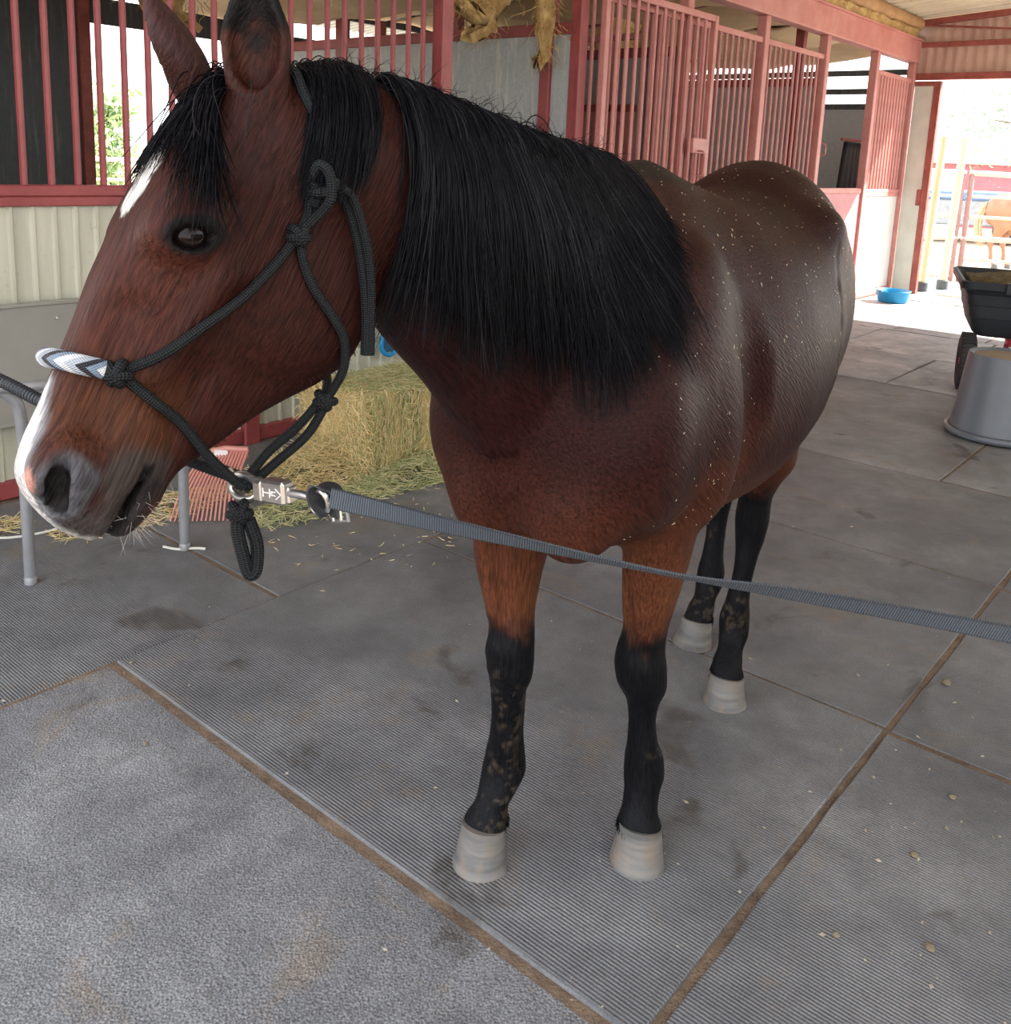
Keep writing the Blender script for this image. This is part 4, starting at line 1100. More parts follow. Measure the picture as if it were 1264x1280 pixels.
# torn glass wool hanging in rags
def rag(t, n, z, w, L, seed, lab, group=None):
    r = np.random.default_rng(seed)
    root = thing('insulation_rag', lab, 'insulation', RW(t, n, z), ANG, group)
    mb = MB(); K = 7; R_ = 9
    vs = []; fs = []
    for i in range(R_):
        f_ = i/(R_-1)
        ww = w*(1-0.75*f_**1.5)*(0.8+0.4*r.random()); off = 0.10*w*r.normal()*f_*2
        for k in range(K*2):
            a = 2*pi*k/(K*2)
            vs.append((off+0.5*ww*cos(a)*(0.8+0.4*r.random()), 0.045*sin(a)*(1-0.5*f_)*(0.6+0.8*r.random())+0.02*r.normal(), -L*f_*(0.94+0.12*r.random()) if i else 0.05))
    for i in range(R_-1):
        for k in range(K*2):
            m_ = (k+1) % (K*2); fs.append((i*K*2+k, i*K*2+m_, (i+1)*K*2+m_, (i+1)*K*2+k))
    fs.append(tuple((R_-1)*K*2+k for k in range(K*2)))
    mb.add(vs, fs)
    o = mb.build('wool_body', M_fluff, root, smooth='all')
    c = 260
    p0 = np.stack([r.normal(0, 0.28*w, c), r.normal(0, 0.05, c), -L*r.random(c)**1.3*0.95], 1)
    p0[:, 0] *= 1+0.6*p0[:, 2]/L
    d = np.stack([r.normal(0, 0.6, c), r.normal(0, 0.5, c), -0.6-0.5*r.random(c)], 1)
    S = p0[:, None]+d[:, None]*(np.linspace(0, 1, 5)[None, :, None]*(0.05+0.10*r.random((c, 1, 1))))+np.cumsum(r.normal(0, 0.008, (c, 5, 3)), 1)
    tag(hairs('wool_fibre', S, 0.0022, M_fluff, root), kind='stuff')
rag(1.72, 0.25, 2.95, 0.60, 0.58, 1, 'ragged yellow insulation hanging over the open stall, beside its left post')
rag(2.12, 0.40, 2.95, 0.62, 0.68, 2, 'wide ragged yellow insulation hanging in the middle over the open stall')
rag(2.52, 0.15, 2.93, 0.28, 0.80, 3, 'thin yellow insulation strip hanging beside the sliding gate post')
rag(1.05, 0.9, 2.98, 0.45, 0.45, 4, 'insulation rag hanging behind the bars by the mane')
rag(0.75, 1.9, 2.9, 0.8, 0.62, 5, 'dark tan insulation rag hanging right of the near ear')
rag(0.15, 1.6, 2.9, 0.5, 0.36, 6, 'short insulation tuft hanging above the bright stall opening')
rag(-0.15, 2.3, 2.85, 0.5, 0.34, 7, 'pale insulation tuft hanging above the dark stall wall')
rag(4.75, 1.0, 2.72, 0.55, 0.85, 8, 'long insulation rag hanging behind the bars of the far stall')
rag(5.1, 1.4, 2.70, 0.35, 0.95, 9, 'longest pale insulation rag, hanging against the bright strips of the far stall')
# insulation and a log in the gap between beam and aisle roof
mb = MB(); vs = []; fs = []
for i in range(80):
    for j in range(5):
        tt = 3.0+6.6*i/79
        vs.append((tt, -0.06-0.005*j+0.05*noise.noise((tt*3, j, 1)), 3.13+0.026*j+0.03*noise.noise((tt*4, j*1.3, 3))))
for i in range(79):
    for j in range(4): fs.append((i*5+j, (i+1)*5+j, (i+1)*5+j+1, i*5+j+1))
mb.add(vs, fs); o = tag(rowobj('insulation_strip', mb, M_fluff, smooth=True), 'torn yellow insulation strip stuffed on top of the red header beam', 'insulation')
o.modifiers.new('thick', 'SOLIDIFY').thickness = 0.05
mb = MB(); mb.tube([(3.5, -0.03, 3.315), (6.5, -0.03, 3.315), (9.72, -0.03, 3.315)], [0.085, 0.08, 0.075], 14)
tag(rowobj('roof_log', mb, M_wood, smooth=True), 'weathered round log purlin under the cream aisle roof', 'log')

mb = MB(); mb.box(-3.0, 9.8, -0.03, 0.03, 0.0, 2.2)  # unseen wall added to darken reflections and cut side light
structure('wall_light_blocker', mb, M_cream, 'unseen cream wall added along the aisle to block light', t=0, n=-8.0)
# ------------------------------------------------------------------ the rope halter and its straps
def rope_mat(name, c1, c2, rough=0.6, tw=16):
    q = NT(name); uv = q.n('ShaderNodeUVMap').outputs[0]
    sep = q.n('ShaderNodeSeparateXYZ'); q.l(uv, sep.inputs[0])
    u = q.math('MULTIPLY', sep.outputs[0], 2*pi*5); v = q.math('MULTIPLY', sep.outputs[1], 2*pi*170)
    a = q.math('SINE', q.math('ADD', u, v)); b = q.math('SINE', q.math('SUBTRACT', u, v))
    h = q.math('MULTIPLY', a, b)
    c = q.ramp(q.math('MULTIPLY_ADD', h, 0.5, 0.5), [(0.25, c2), (0.75, c1)])
    q.bump(h, 0.8, 0.0012)
    return q.set(c, rough, 0, 0.2)
M_rope = rope_mat('black_braided_rope', (0.016, 0.018, 0.019), (0.0045, 0.005, 0.006))
M_steel = plain('brushed_steel', (0.62, 0.61, 0.59), (0.48, 0.47, 0.46), 0.28, 40, 0.95)
def webbing(name, c1, c2):
    q = NT(name); uv = q.n('ShaderNodeUVMap').outputs[0]
    sep = q.n('ShaderNodeSeparateXYZ'); q.l(uv, sep.inputs[0])
    h = q.math('SINE', q.math('MULTIPLY', sep.outputs[1], 2*pi/0.0028))
    e = q.math('ABSOLUTE', q.math('SUBTRACT', sep.outputs[0], 0.5))
    c = q.ramp(q.math('MULTIPLY_ADD', h, 0.5, 0.5), [(0.2, c2), (0.8, c1)])
    c = q.mix(q.ramp(e, [(0.42, 0.0), (0.47, 0.7)]), c, (0.02, 0.022, 0.026))
    q.bump(h, 0.8, 0.0012)
    return q.set(c, 0.5, 0, 0.5)
M_web = webbing('blue_grey_webbing', (0.112, 0.132, 0.158), (0.045, 0.054, 0.066))
M_blackweb = plain('black_nylon', (0.022, 0.023, 0.026), (0.014, 0.015, 0.017), 0.5, 30)
M_webdark = webbing('black_webbing', (0.045, 0.050, 0.058), (0.012, 0.013, 0.016))

def build_halter(f, g):
    halter = thing('rope_halter', 'black rope halter with beaded noseband on the bay horse head', 'halter', (0.0, 0.0, 0.0))
    halter.location = Vector(HO)
    def loc(p): return [tuple(np.array(x, float)-HO) for x in p]
    def hug(p, off):
        p = np.array(p, float)
        for _ in range(3):
            d = f(p); p = p+g(p)*(off-d)[:, None]
        return p
    def rope(pts, r=0.0062, snug=True, name='rope', n=10, sub=None):
        p = np.array(path(pts, n))
        if snug == 'push':
            for _ in range(4): p = p+g(p)*np.clip(r*0.9-f(p), 0, 1)[:, None]
        elif snug: p = hug(p, r*0.9)
        mb = MB(); mb.tube(loc(p), r, 12)
        return mb.build(name, M_rope, sub or halter, True)
    def knot(c, r=0.0125, ax=None, turns=3, name='knot'):
        # a wrapped ball of rope
        c = np.array(c, float)
        mb = MB(); nrm = g(c[None])[0] if ax is None else np.array(ax, float)
        t1 = np.cross(nrm, [0, 0, 1.0]); t1 /= np.linalg.norm(t1); t2 = np.cross(nrm, t1)
        for j in range(turns):
            a = pi*j/turns
            d = cos(a)*t1+sin(a)*t2
            e = np.cross(nrm, d)
            ring = [tuple(c-HO+(r*0.78)*(cos(w)*d*1.0+sin(w)*nrm*0.9)+e*(j-1)*0.0035*(1 if j % 2 else -1)) for w in np.linspace(0, 2*pi, 20, endpoint=False)]
            mb.tube(ring, 0.0062, 10, closed=True)
        mb.lathe([(0.001, -r*0.7), (r*0.6, -r*0.4), (r*0.75, 0), (r*0.6, r*0.4), (0.001, r*0.7)], tuple(c-HO), 12)
        return mb.build(name, M_rope, halter, True)
    KN1 = hug([(-0.4259, 1.0090, 1.2501)], 0.008)[0]; KN2 = hug([(-0.2535, 1.1307, 1.3998)], 0.008)[0]
    KN1R = HD(0.3625, 0.049, -0.060); KN1R = hug([KN1R], 0.008)[0]
    rope([KN1, (-0.3841, 1.0238, 1.2677), (-0.3461, 1.0459, 1.2952), (-0.31, 1.0797, 1.3255), (-0.2751, 1.1085, 1.3657), KN2], name='cheek_rope')
    rope([KN1R, HD(0.25, 0.02, -0.09), HD(0.14, -0.06, -0.10)], name='cheek_rope')
    # beaded noseband over the bridge of the nose
    q = NT('beaded_noseband'); uv = q.n('ShaderNodeUVMap').outputs[0]
    sep = q.n('ShaderNodeSeparateXYZ'); q.l(uv, sep.inputs[0])
    # zigzag chevrons with a diamond in the middle
    uu = q.math('ABSOLUTE', q.math('SUBTRACT', q.math('FRACT', q.math('MULTIPLY', sep.outputs[0], 2.0)), 0.5))
    vv = q.math('MULTIPLY', sep.outputs[1], 26.0)
    ph = q.math('FRACT', q.math('ADD', vv, q.math('MULTIPLY', uu, 1.1)))
    c = q.ramp(ph, [(0.0, (0.75, 0.76, 0.78)), (0.26, (0.75, 0.76, 0.78)), (0.27, (0.20, 0.27, 0.36)), (0.50, (0.20, 0.27, 0.36)), (0.51, (0.012, 0.013, 0.018)), (0.72, (0.012, 0.013, 0.018)), (0.73, (0.42, 0.46, 0.52)), (1.0, (0.42, 0.46, 0.52))])
    c.node.color_ramp.interpolation = 'CONSTANT'
    bead = q.math('MULTIPLY', q.math('SINE', q.math('MULTIPLY', sep.outputs[0], 2*pi*22)), q.math('SINE', q.math('MULTIPLY', sep.outputs[1], 2*pi/0.0032)))
    q.bump(bead, 0.9, 0.0012)
    m_bead = q.set(c, 0.25, 0, 0.6)
    arc = [HD(0.364, 0.062, 0.040), HD(0.368, 0.082, 0.040), HD(0.371, 0.100, 0.026), HD(0.373, 0.108, 0.0), HD(0.371, 0.098, -0.026), HD(0.368, 0.082, -0.042), HD(0.364, 0.062, -0.046)]
    p = hug(np.array(path(arc, 10)), 0.0095)
    mb = MB(); rr = [0.0075]+[0.0112]*(len(p)-2)+[0.0075]
    mb.tube(loc(p), rr, 16); tag(mb.build('noseband', m_bead, halter, True), 'noseband beaded in white, blue and black chevrons')
    rope([KN1, p[0]], 0.0085, False, 'nose_rope', 6); rope([KN1R, p[-1]], 0.0085, False, 'nose_rope', 6)
    knot(KN1, 0.0150); knot(KN1R, 0.0140); knot(KN2, 0.0135)
    # lower ropes meet at the lead loop under the chin
    RING = V3(-0.318, 1.112, 1.085)
    lo = hug(np.array([KN1, (-0.3936, 1.0213, 1.2173), (-0.372, 1.046, 1.186)]), 0.006)
    rope([*lo, (-0.350, 1.078, 1.135), (-0.330, 1.105, 1.098), RING], name='lower_rope', snug=False)
    rope([KN1R, HD(0.40, -0.01, -0.058), HD(0.415, -0.06, -0.050), HD(0.425, -0.098, -0.035), RING+V3(-0.006, 0.012, 0.004)], name='lower_rope', snug=False)
    # throat rope, its knot, the doubled rope down to the loop
    TK = V3(-0.2345, 1.203, 1.178)
    th = hug(np.array([KN2, (-0.2468, 1.1307, 1.3644), (-0.2354, 1.1368, 1.3329), (-0.2167, 1.1526, 1.2984), (-0.2047, 1.1703, 1.2651)]), 0.006)
    rope([*th, (-0.2075, 1.185, 1.225), (-0.222, 1.195, 1.195), TK], name='throat_rope', snug=False)
    rope([HD(0.10, -0.15, -0.090), HD(0.19, -0.222, -0.092), HD(0.245, -0.255, -0.055), TK], name='throat_rope', snug='push')
    knot(TK, 0.0145, (0.3, -0.9, 0.2))
    for dx, dz in ((-0.005, 0.006), (0.007, -0.005)):
        rope([TK+V3(dx*0.5, 0, dz*0.5), V3(-0.262+dx, 1.190, 1.138+dz), V3(-0.296+dx, 1.160, 1.108+dz), RING+V3(dx*0.4, 0, dz*0.3)], name='throat_rope', snug=False)
    # knot below the loop and the hanging bight
    LK = RING+V3(-0.004, -0.004, -0.030)
    knot(LK, 0.0150, (0.3, -0.9, 0.2))
    rope([LK, LK+V3(-0.002, -0.004, -0.020), LK+V3(0.004, -0.006, -0.050), LK+V3(0.012, -0.004, -0.080), LK+V3(0.020, -0.002, -0.076), LK+V3(0.020, 0.004, -0.045), LK+V3(0.010, 0.004, -0.012)], 0.0085, False, 'rope_loop')
    # crown knot and tail beside the ear
    CK = hug([(-0.2318, 1.1411, 1.4477)], 0.012)[0]
    rope([KN2, (-0.2420, 1.134, 1.424), CK+V3(-0.012, -0.004, -0.006), CK+V3(-0.004, -0.008, 0.016)], 0.0068, False, 'crown_rope')
    rope([KN2+V3(0.003, 0, 0.004), CK+V3(0.004, -0.006, -0.016), CK+V3(0.014, -0.008, 0.0), CK+V3(0.012, -0.008, 0.026), CK+V3(0.0, -0.008, 0.036), CK+V3(-0.010, -0.006, 0.020), CK+V3(-0.012, -0.004, -0.004), CK+V3(0.002, -0.008, -0.010)], 0.0068, False, 'crown_rope')
    rope([CK+V3(-0.012, -0.006, 0.006), CK+V3(0.0, -0.010, 0.004), CK+V3(0.014, -0.006, 0.008), CK+V3(0.018, 0.0, 0.020)], 0.0066, False, 'crown_rope')
    rope([CK+V3(0.006, -0.002, 0.02), hug([(-0.2191, 1.144, 1.4888)], 0.006)[0], hug([(-0.2309, 1.1451, 1.5258)], 0.006)[0], hug([HD(-0.04, 0.03, 0.055)], 0.006)[0], hug([HD(-0.055, 0.035, 0.0)], 0.006)[0], hug([HD(-0.04, 0.03, -0.055)], 0.006)[0], hug([HD(0.05, -0.02, -0.09)], 0.006)[0], HD(0.14, -0.06, -0.10)], 0.0066, True, 'crown_rope')
    for dx in (0.0, 0.010):
        rope([CK+V3(0.016, 0.004, 0.016), V3(-0.2045+dx, 1.156, 1.4462), V3(-0.194+dx, 1.170, 1.4115), V3(-0.1861+dx, 1.178, 1.3709), V3(-0.1813+dx*0.8, 1.183, 1.3296), V3(-0.1799+dx*0.6, 1.188, 1.287), V3(-0.1805+dx*0.6, 1.190, 1.243)], 0.0062, False, 'rope_tail')

    # --- lead: steel snap, buckle and flat strap
    lead = thing('lead_strap', 'blue grey webbing lead strap with steel snap under the horse chin', 'lead strap', RING)
    S0 = np.array([0, 0, 0.0])
    ax = unit(np.array([0.86, -0.50, 0.085]))       # snap runs to the near side, a little towards us
    up = np.array([0, 0, 1.0])-np.dot([0, 0, 1.0], ax)*ax; up /= np.linalg.norm(up); fw = np.cross(ax, up)
    def L(a, b, c): return tuple(S0+ax*a*1.22+up*b*1.1+fw*c)
    Mx = Matrix(((ax[0]*1.22, fw[0], up[0], 0), (ax[1]*1.22, fw[1], up[1], 0), (ax[2]*1.22, fw[2], up[2], 0), (0, 0, 0, 1)))
    mb = MB()
    mb.tube([L(-0.004+0.020*cos(w), 0.0145*sin(w)-0.002, -0.006) for w in np.linspace(0, 2*pi, 24, endpoint=False)], 0.0048, 10, closed=True)
    mb.tube([L(0.008, 0.010, -0.004), L(0.020, 0.010, -0.004), L(0.030, 0.006, -0.004)], 0.0045, 8)
    mb.tube([L(-0.020, 0.012, -0.006), L(-0.024, 0.017, -0.006)], 0.004, 8)
    mb.build('snap_jaw', M_steel, lead, True)
    mb = MB(); mb.box(0.016, 0.030, -0.010, 0.006, -0.014, 0.013, 0.003, Mx); mb.box(0.028, 0.060, -0.013, 0.007, -0.013, 0.016, 0.003, Mx); mb.box(0.059, 0.066, -0.010, 0.005, -0.010, 0.011, 0.002, Mx)
    body = mb.build('snap_body', M_steel, lead)
    M_engr = NT('pale_engraving').set((0.85, 0.84, 0.82), 0.5)
    # stamped mark on the snap: a wide H and an arrow
    fside = 0.0072 if (fw @ np.array([0.25, -0.95, 0])) > 0 else -0.0132
    def stamp(pts, w=0.0013):
        m2 = MB()
        for (a, b), (c, d) in pts:
            m2.tube([tuple(np.array(L(a, b, 0))+fw*fside), tuple(np.array(L(c, d, 0))+fw*fside)], w*0.5, 4)
        return m2.build('stamp', M_engr, lead)
    stamp([((0.033, 0.006), (0.033, -0.004)), ((0.033, 0.001), (0.046, 0.001)), ((0.042, 0.006), (0.042, -0.004)), ((0.044, 0.003), (0.050, 0.003)), ((0.044, -0.001), (0.050, -0.001)), ((0.050, 0.007), (0.057, 0.001)), ((0.050, -0.005), (0.057, 0.001))])
    mb = MB(); mb.tube([L(0.064, 0.003, 0), L(0.082, 0.003, 0), L(0.094, 0.001, 0)], [0.0055, 0.005, 0.0045], 10)
    mb.tube([L(0.102+0.011*cos(w), -0.002+0.013*sin(w), 0.0) for w in np.linspace(0, 2*pi, 20, endpoint=False)], 0.0035, 8, closed=True)
    mb.build('swivel', M_steel, lead, True)
    def strap(pts, ups, w, th, name, m, n=10):
        P = path(pts, n); U = path(ups, n)
        vs = []; fs = []; uv = []; Ls = 0; LL = []
        for i, (p, u) in enumerate(zip(P, U)):
            t = P[min(i+1, len(P)-1)]-P[max(i-1, 0)]; t /= np.linalg.norm(t)
            u = u-(u@t)*t; u /= np.linalg.norm(u); nn = np.cross(t, u)
            if i: Ls += np.linalg.norm(P[i]-P[i-1])
            LL.append(Ls)
            for a, b in ((-.5, -.5), (.5, -.5), (.5, .5), (-.5, .5)): vs.append(p+u*w*a+nn*th*b)
        for i in range(len(P)-1):
            for k in range(4):
                m2 = (k+1) % 4; a, b, c, d = i*4+k, i*4+m2, i*4+4+m2, i*4+4+k
                fs.append((a, b, c, d))
                ua, ub = ((0, 1), (1, 1), (1, 0), (0, 0))[k]
                uv.append([(ua, LL[i]), (ub, LL[i]), (ub, LL[i+1]), (ua, LL[i+1])])
        mb = MB(); mb.add(vs, fs, uv); e = len(P)*4-4
        mb.add([vs[0], vs[1], vs[2], vs[3]], [(3, 2, 1, 0)]); mb.add(vs[e:e+4], [(0, 1, 2, 3)])
        return mb.build(name, m, lead if m is M_web or name == 'strap_loop' else None)
    # loop of strap through the swivel eye, held by a buckle
    strap([L(0.112, -0.014, 0.003), L(0.100, 0.004, 0.006), L(0.100, 0.014, 0.0), L(0.112, 0.013, -0.010), L(0.124, 0.002, -0.006)], [fw, fw, fw, fw, up*0.5+fw], 0.022, 0.0030, 'strap_loop', M_blackweb)
    mb = MB()
    mb.tube([L(*q_) for q_ in ((0.108, 0.010, -0.008), (0.128, 0.008, -0.008), (0.131, -0.020, -0.008), (0.112, -0.024, -0.008))], 0.0024, 8, closed=True)
    mb.tube([L(0.120, 0.009, -0.008), L(0.122, -0.022, -0.008)], 0.0022, 8)
    mb.build('buckle', M_steel, lead, True)
    mb = MB(); mb.box(0.109, 0.122, -0.013, -0.004, -0.021, 0.006, 0.002, Mx); mb.build('strap_fold', M_blackweb, lead)
    W0 = np.array([-0.1925, 1.0205, 1.1105])
    ends = [(W0), P_LEAD[0], P_LEAD[1], P_LEAD[2], P_LEAD[3], P_LEAD[4], P_LEAD[5], P_LEAD[6]]
    vdir = [-np.array(unit(p-np.array([0, 0, CAM_H]))) for p in ends]
    upz = np.array([0.1, 0, 1.0])
    # the strap is flat to us at the snap, twists edge on in front of the near foreleg and opens again
    ups = [upz, upz*0.9+0.2*vdir[1], upz*0.65+0.55*vdir[2], upz*0.16+1.0*vdir[3], upz*0.55-vdir[4]*-0.75, upz*0.75+0.5*vdir[5], upz*0.75+0.5*vdir[6], upz*0.75+0.5*vdir[6]]
    strap([e-RING for e in ends], ups, 0.0245, 0.0026, 'strap', M_web, 14)
    # second strap on the far side of the head
    off = thing('cross_tie', 'black ridged cross tie strap running behind the horse nose', 'strap', RING+V3(-0.01, 0.03, 0.0))
    B0 = RING+V3(-0.01, 0.03, 0.0)
    pts = [V3(0, 0, 0), V3(-0.45, 1.20, 1.100)-B0, V3(-0.611, 1.253, 1.134)-B0, V3(-0.717, 1.299, 1.1605)-B0, V3(-0.845, 1.363, 1.180)-B0, V3(-1.25, 1.56, 1.26)-B0]
    mb = MB(); P_ = path(pts, 40)
    mb.tube(P_, [0.0085+0.0012*(i % 2) for i in range(len(P_))], 10)
    mb.build('strap', M_webdark, off, True)
def unit(v):
    v = np.array(v, float); return v/np.linalg.norm(v)
P_LEAD = [V3(*p) for p in ((-0.1392, 1.013, 1.1027), (-0.0376, 0.9904, 1.0914), (0.1819, 0.955, 1.0659), (0.3236, 0.9329, 1.057), (0.5384, 0.9082, 1.0348), (0.6625, 0.8949, 1.0189), (1.5, 0.80, 0.93))]
PLF = [V3(-1.245, 3.778, 0.235), V3(-1.061, 3.782, 0.255), V3(-1.321, 3.579, 0.006), V3(-1.079, 3.606, 0.010), V3(-1.44, 4.43, 1.12)]
CART = (3.676, 6.295)
CLODS = [(1.365, 2.588, 0.014, 'round brown dirt clod beside the mat seam, right of the hind hooves'),
         (0.708, 1.624, 0.008, 'pale dirt clod on the mat near the bottom edge, right of the long seam'),
         (0.961, 1.857, 0.009, 'grey dirt clod on the ribbed mat, middle one of three right of the seam'),
         (1.140, 2.061, 0.009, 'grey dirt clod on the ribbed mat, farthest of three right of the seam'),
         (-0.870, 2.143, 0.007, 'small brown dirt clod on the pebbled mat at the left'),
         (-1.055, 2.521, 0.006, 'small white dirt clod on the left mat beside the mat corner'),
         (0.885, 1.60, 0.010, 'flat yellowish dirt clod lying at the lower right corner')]

# ------------------------------------------------------------------ hay
def straw_mat(name, cols):
    q = NT(name); hi = q.n('ShaderNodeHairInfo')
    return q.set(q.ramp(hi.outputs['Random'], cols), 0.6)
M_straw = straw_mat('dry_hay', [(0.0, (0.55, 0.40, 0.16)), (0.35, (0.76, 0.58, 0.27)), (0.75, (0.86, 0.70, 0.40)), (0.92, (0.42, 0.42, 0.17)), (1.0, (0.30, 0.34, 0.13))])
M_green = straw_mat('green_hay', [(0.0, (0.24, 0.29, 0.11)), (0.4, (0.40, 0.42, 0.19)), (0.7, (0.58, 0.53, 0.28)), (1.0, (0.70, 0.60, 0.34))])
M_flake = plain('packed_hay', (0.66, 0.50, 0.22), (0.36, 0.26, 0.10), 0.9, 22, 0, 1.0, 90)
M_flake2 = plain('packed_green_hay', (0.54, 0.44, 0.20), (0.20, 0.17, 0.06), 0.9, 22, 0, 1.0, 90)
def flat_straws(c, lo, hi, L, flat, seed, bend=0.3):
    r = np.random.default_rng(seed)
    p = np.array(lo)+(np.array(hi)-np.array(lo))*r.random((c, 3))
    d = r.normal(0, 1, (c, 3))*np.array(flat); d /= np.linalg.norm(d, axis=1, keepdims=True)
    b = r.normal(0, bend, (c, 3))*np.array(flat)
    t = np.linspace(-0.5, 0.5, 4)[None, :, None]
    l = L*(0.4+0.9*r.random((c, 1, 1)))
    return p[:, None]+d[:, None]*t*l+b[:, None]*(t*t)*l
def build_hay():
    bale = thing('hay_bale', 'rectangular bale of golden and green hay in front of the red barred stalls', 'hay bale', RW(0.05, -0.86, 0), ANG)
    r = np.random.default_rng(5)
    Lx, Wy, Hz = 1.02, 0.47, 0.385; nf = 9
    for i in range(nf):
        mb = MB(); x0 = Lx*i/nf+0.007; x1 = Lx*(i+1)/nf-0.009
        nx, ny, nz_ = 4, 9, 8
        dz = r.uniform(-0.012, 0.010); dy = r.uniform(-0.010, 0.012)
        vs = []; idx = {}
        def vert(a, b, c):
            if (a, b, c) in idx: return idx[(a, b, c)]
            x = x0+(x1-x0)*a/nx; y = Wy*b/ny; z_ = (Hz+dz)*c/nz_
            bul = 0.012*sin(pi*b/ny)*sin(pi*c/nz_)
            if i == 0 and a == 0: x -= bul*2
            y += dy*(1 if b in (0, ny) else 0.3)
            q_ = np.array([x, y, z_])+0.010*np.array(noise.noise_vector((x*16, y*16+i*5, z_*16)))*(0.25 if c == 0 else 1)
            if c == 0: q_[2] = 0.0
            idx[(a, b, c)] = len(vs); vs.append(q_); return idx[(a, b, c)]
        fs = []
        for a in range(nx):
            for b in range(ny):
                for c in (0, nz_):
                    q_ = [vert(a, b, c), vert(a+1, b, c), vert(a+1, b+1, c), vert(a, b+1, c)]; fs.append(tuple(q_ if c else q_[::-1]))
        for a in range(nx):
            for c in range(nz_):
                for b in (0, ny):
                    q_ = [vert(a, b, c), vert(a+1, b, c), vert(a+1, b, c+1), vert(a, b, c+1)]; fs.append(tuple(q_ if b == 0 else q_[::-1]))
        for b in range(ny):
            for c in range(nz_):
                for a in (0, nx):
                    q_ = [vert(a, b, c), vert(a, b+1, c), vert(a, b+1, c+1), vert(a, b, c+1)]; fs.append(tuple(q_ if a else q_[::-1]))
        mb.add(vs, fs)
        mb.build('flake', M_flake if i < 2 or i % 3 == 0 else M_flake2, bale, smooth='all')
    S = [flat_straws(1900, (-0.022, 0.0, 0.0), (0.006, Wy, Hz), 0.11, (0.22, 1, 1), 1),      # cut end
         flat_straws(2600, (0.02, -0.018, 0.0), (Lx, 0.004, Hz), 0.07, (0.45, 0.2, 1.3), 2),   # long side
         flat_straws(2600, (0.0, 0.0, Hz-0.012), (Lx, Wy, Hz+0.014), 0.09, (1, 1, 0.2), 3)]
    tag(hairs('straw', np.concatenate([S[0], S[1][:1100]]), 0.0013, M_straw, bale), 'golden stalks on the cut end of the bale', kind='stuff')
    tag(hairs('green_straw', np.concatenate([S[1][1100:], S[2]]), 0.0012, M_green, bale), 'greenish stalks on the bale', kind='stuff')
    def heap(name, c, sx, sy, h, t, n, seed, m, lab, L=0.10):
        r = np.random.default_rng(seed)
        a = 2*pi*r.random(c); q_ = np.sqrt(r.random(c))
        x = sx*q_*np.cos(a); y = sy*q_*np.sin(a)
        z_ = 0.004+h*(1-q_**1.3)*r.random(c)
        p = np.stack([x, y, z_], 1)
        d = r.normal(0, 1, (c, 3))*np.array([1, 1, 0.28]); d /= np.linalg.norm(d, axis=1, keepdims=True)
        tt = np.linspace(-0.5, 0.5, 4)[None, :, None]; l = L*(0.3+r.random((c, 1, 1)))
        S = p[:, None]+d[:, None]*tt*l+r.normal(0, 0.35, (c, 1, 3))*np.array([1, 1, 0.3])*(tt*tt)*l
        S[:, :, 2] = np.maximum(S[:, :, 2], 0.003)
        o = hairs(name, S, 0.0013, m); o.location = Vector(RW(t, n, 0)); o.rotation_euler = (0, 0, ANG)
        return tag(o, lab, 'hay', None, 'stuff')
    heap('loose_hay', 1700, 0.30, 0.26, 0.20, -0.13, -0.66, 11, M_straw, 'loose golden hay spilling from the cut end of the bale')
    heap('loose_hay', 2600, 0.62, 0.17, 0.11, 0.42, -0.97, 12, M_green, 'loose green hay along the foot of the bale', 0.09)
    heap('loose_hay', 800, 0.40, 0.16, 0.05, -0.28, -0.95, 13, M_green, 'thin green hay scattered between the fork tines and the bale', 0.09)
    heap('loose_hay', 500, 0.42, 0.14, 0.04, -0.85, -0.55, 14, M_straw, 'wisps of hay under the plastic fork', 0.10)
    heap('loose_hay', 500, 0.30, 0.14, 0.05, -1.55, -0.28, 15, M_straw, 'hay wisps at the foot of the cream panel by the tube rack', 0.09)
    heap('loose_hay', 160, 0.9, 0.5, 0.006, 0.1, -1.35, 16, M_straw, 'scattered bits of hay on the mats in front of the bale', 0.03)

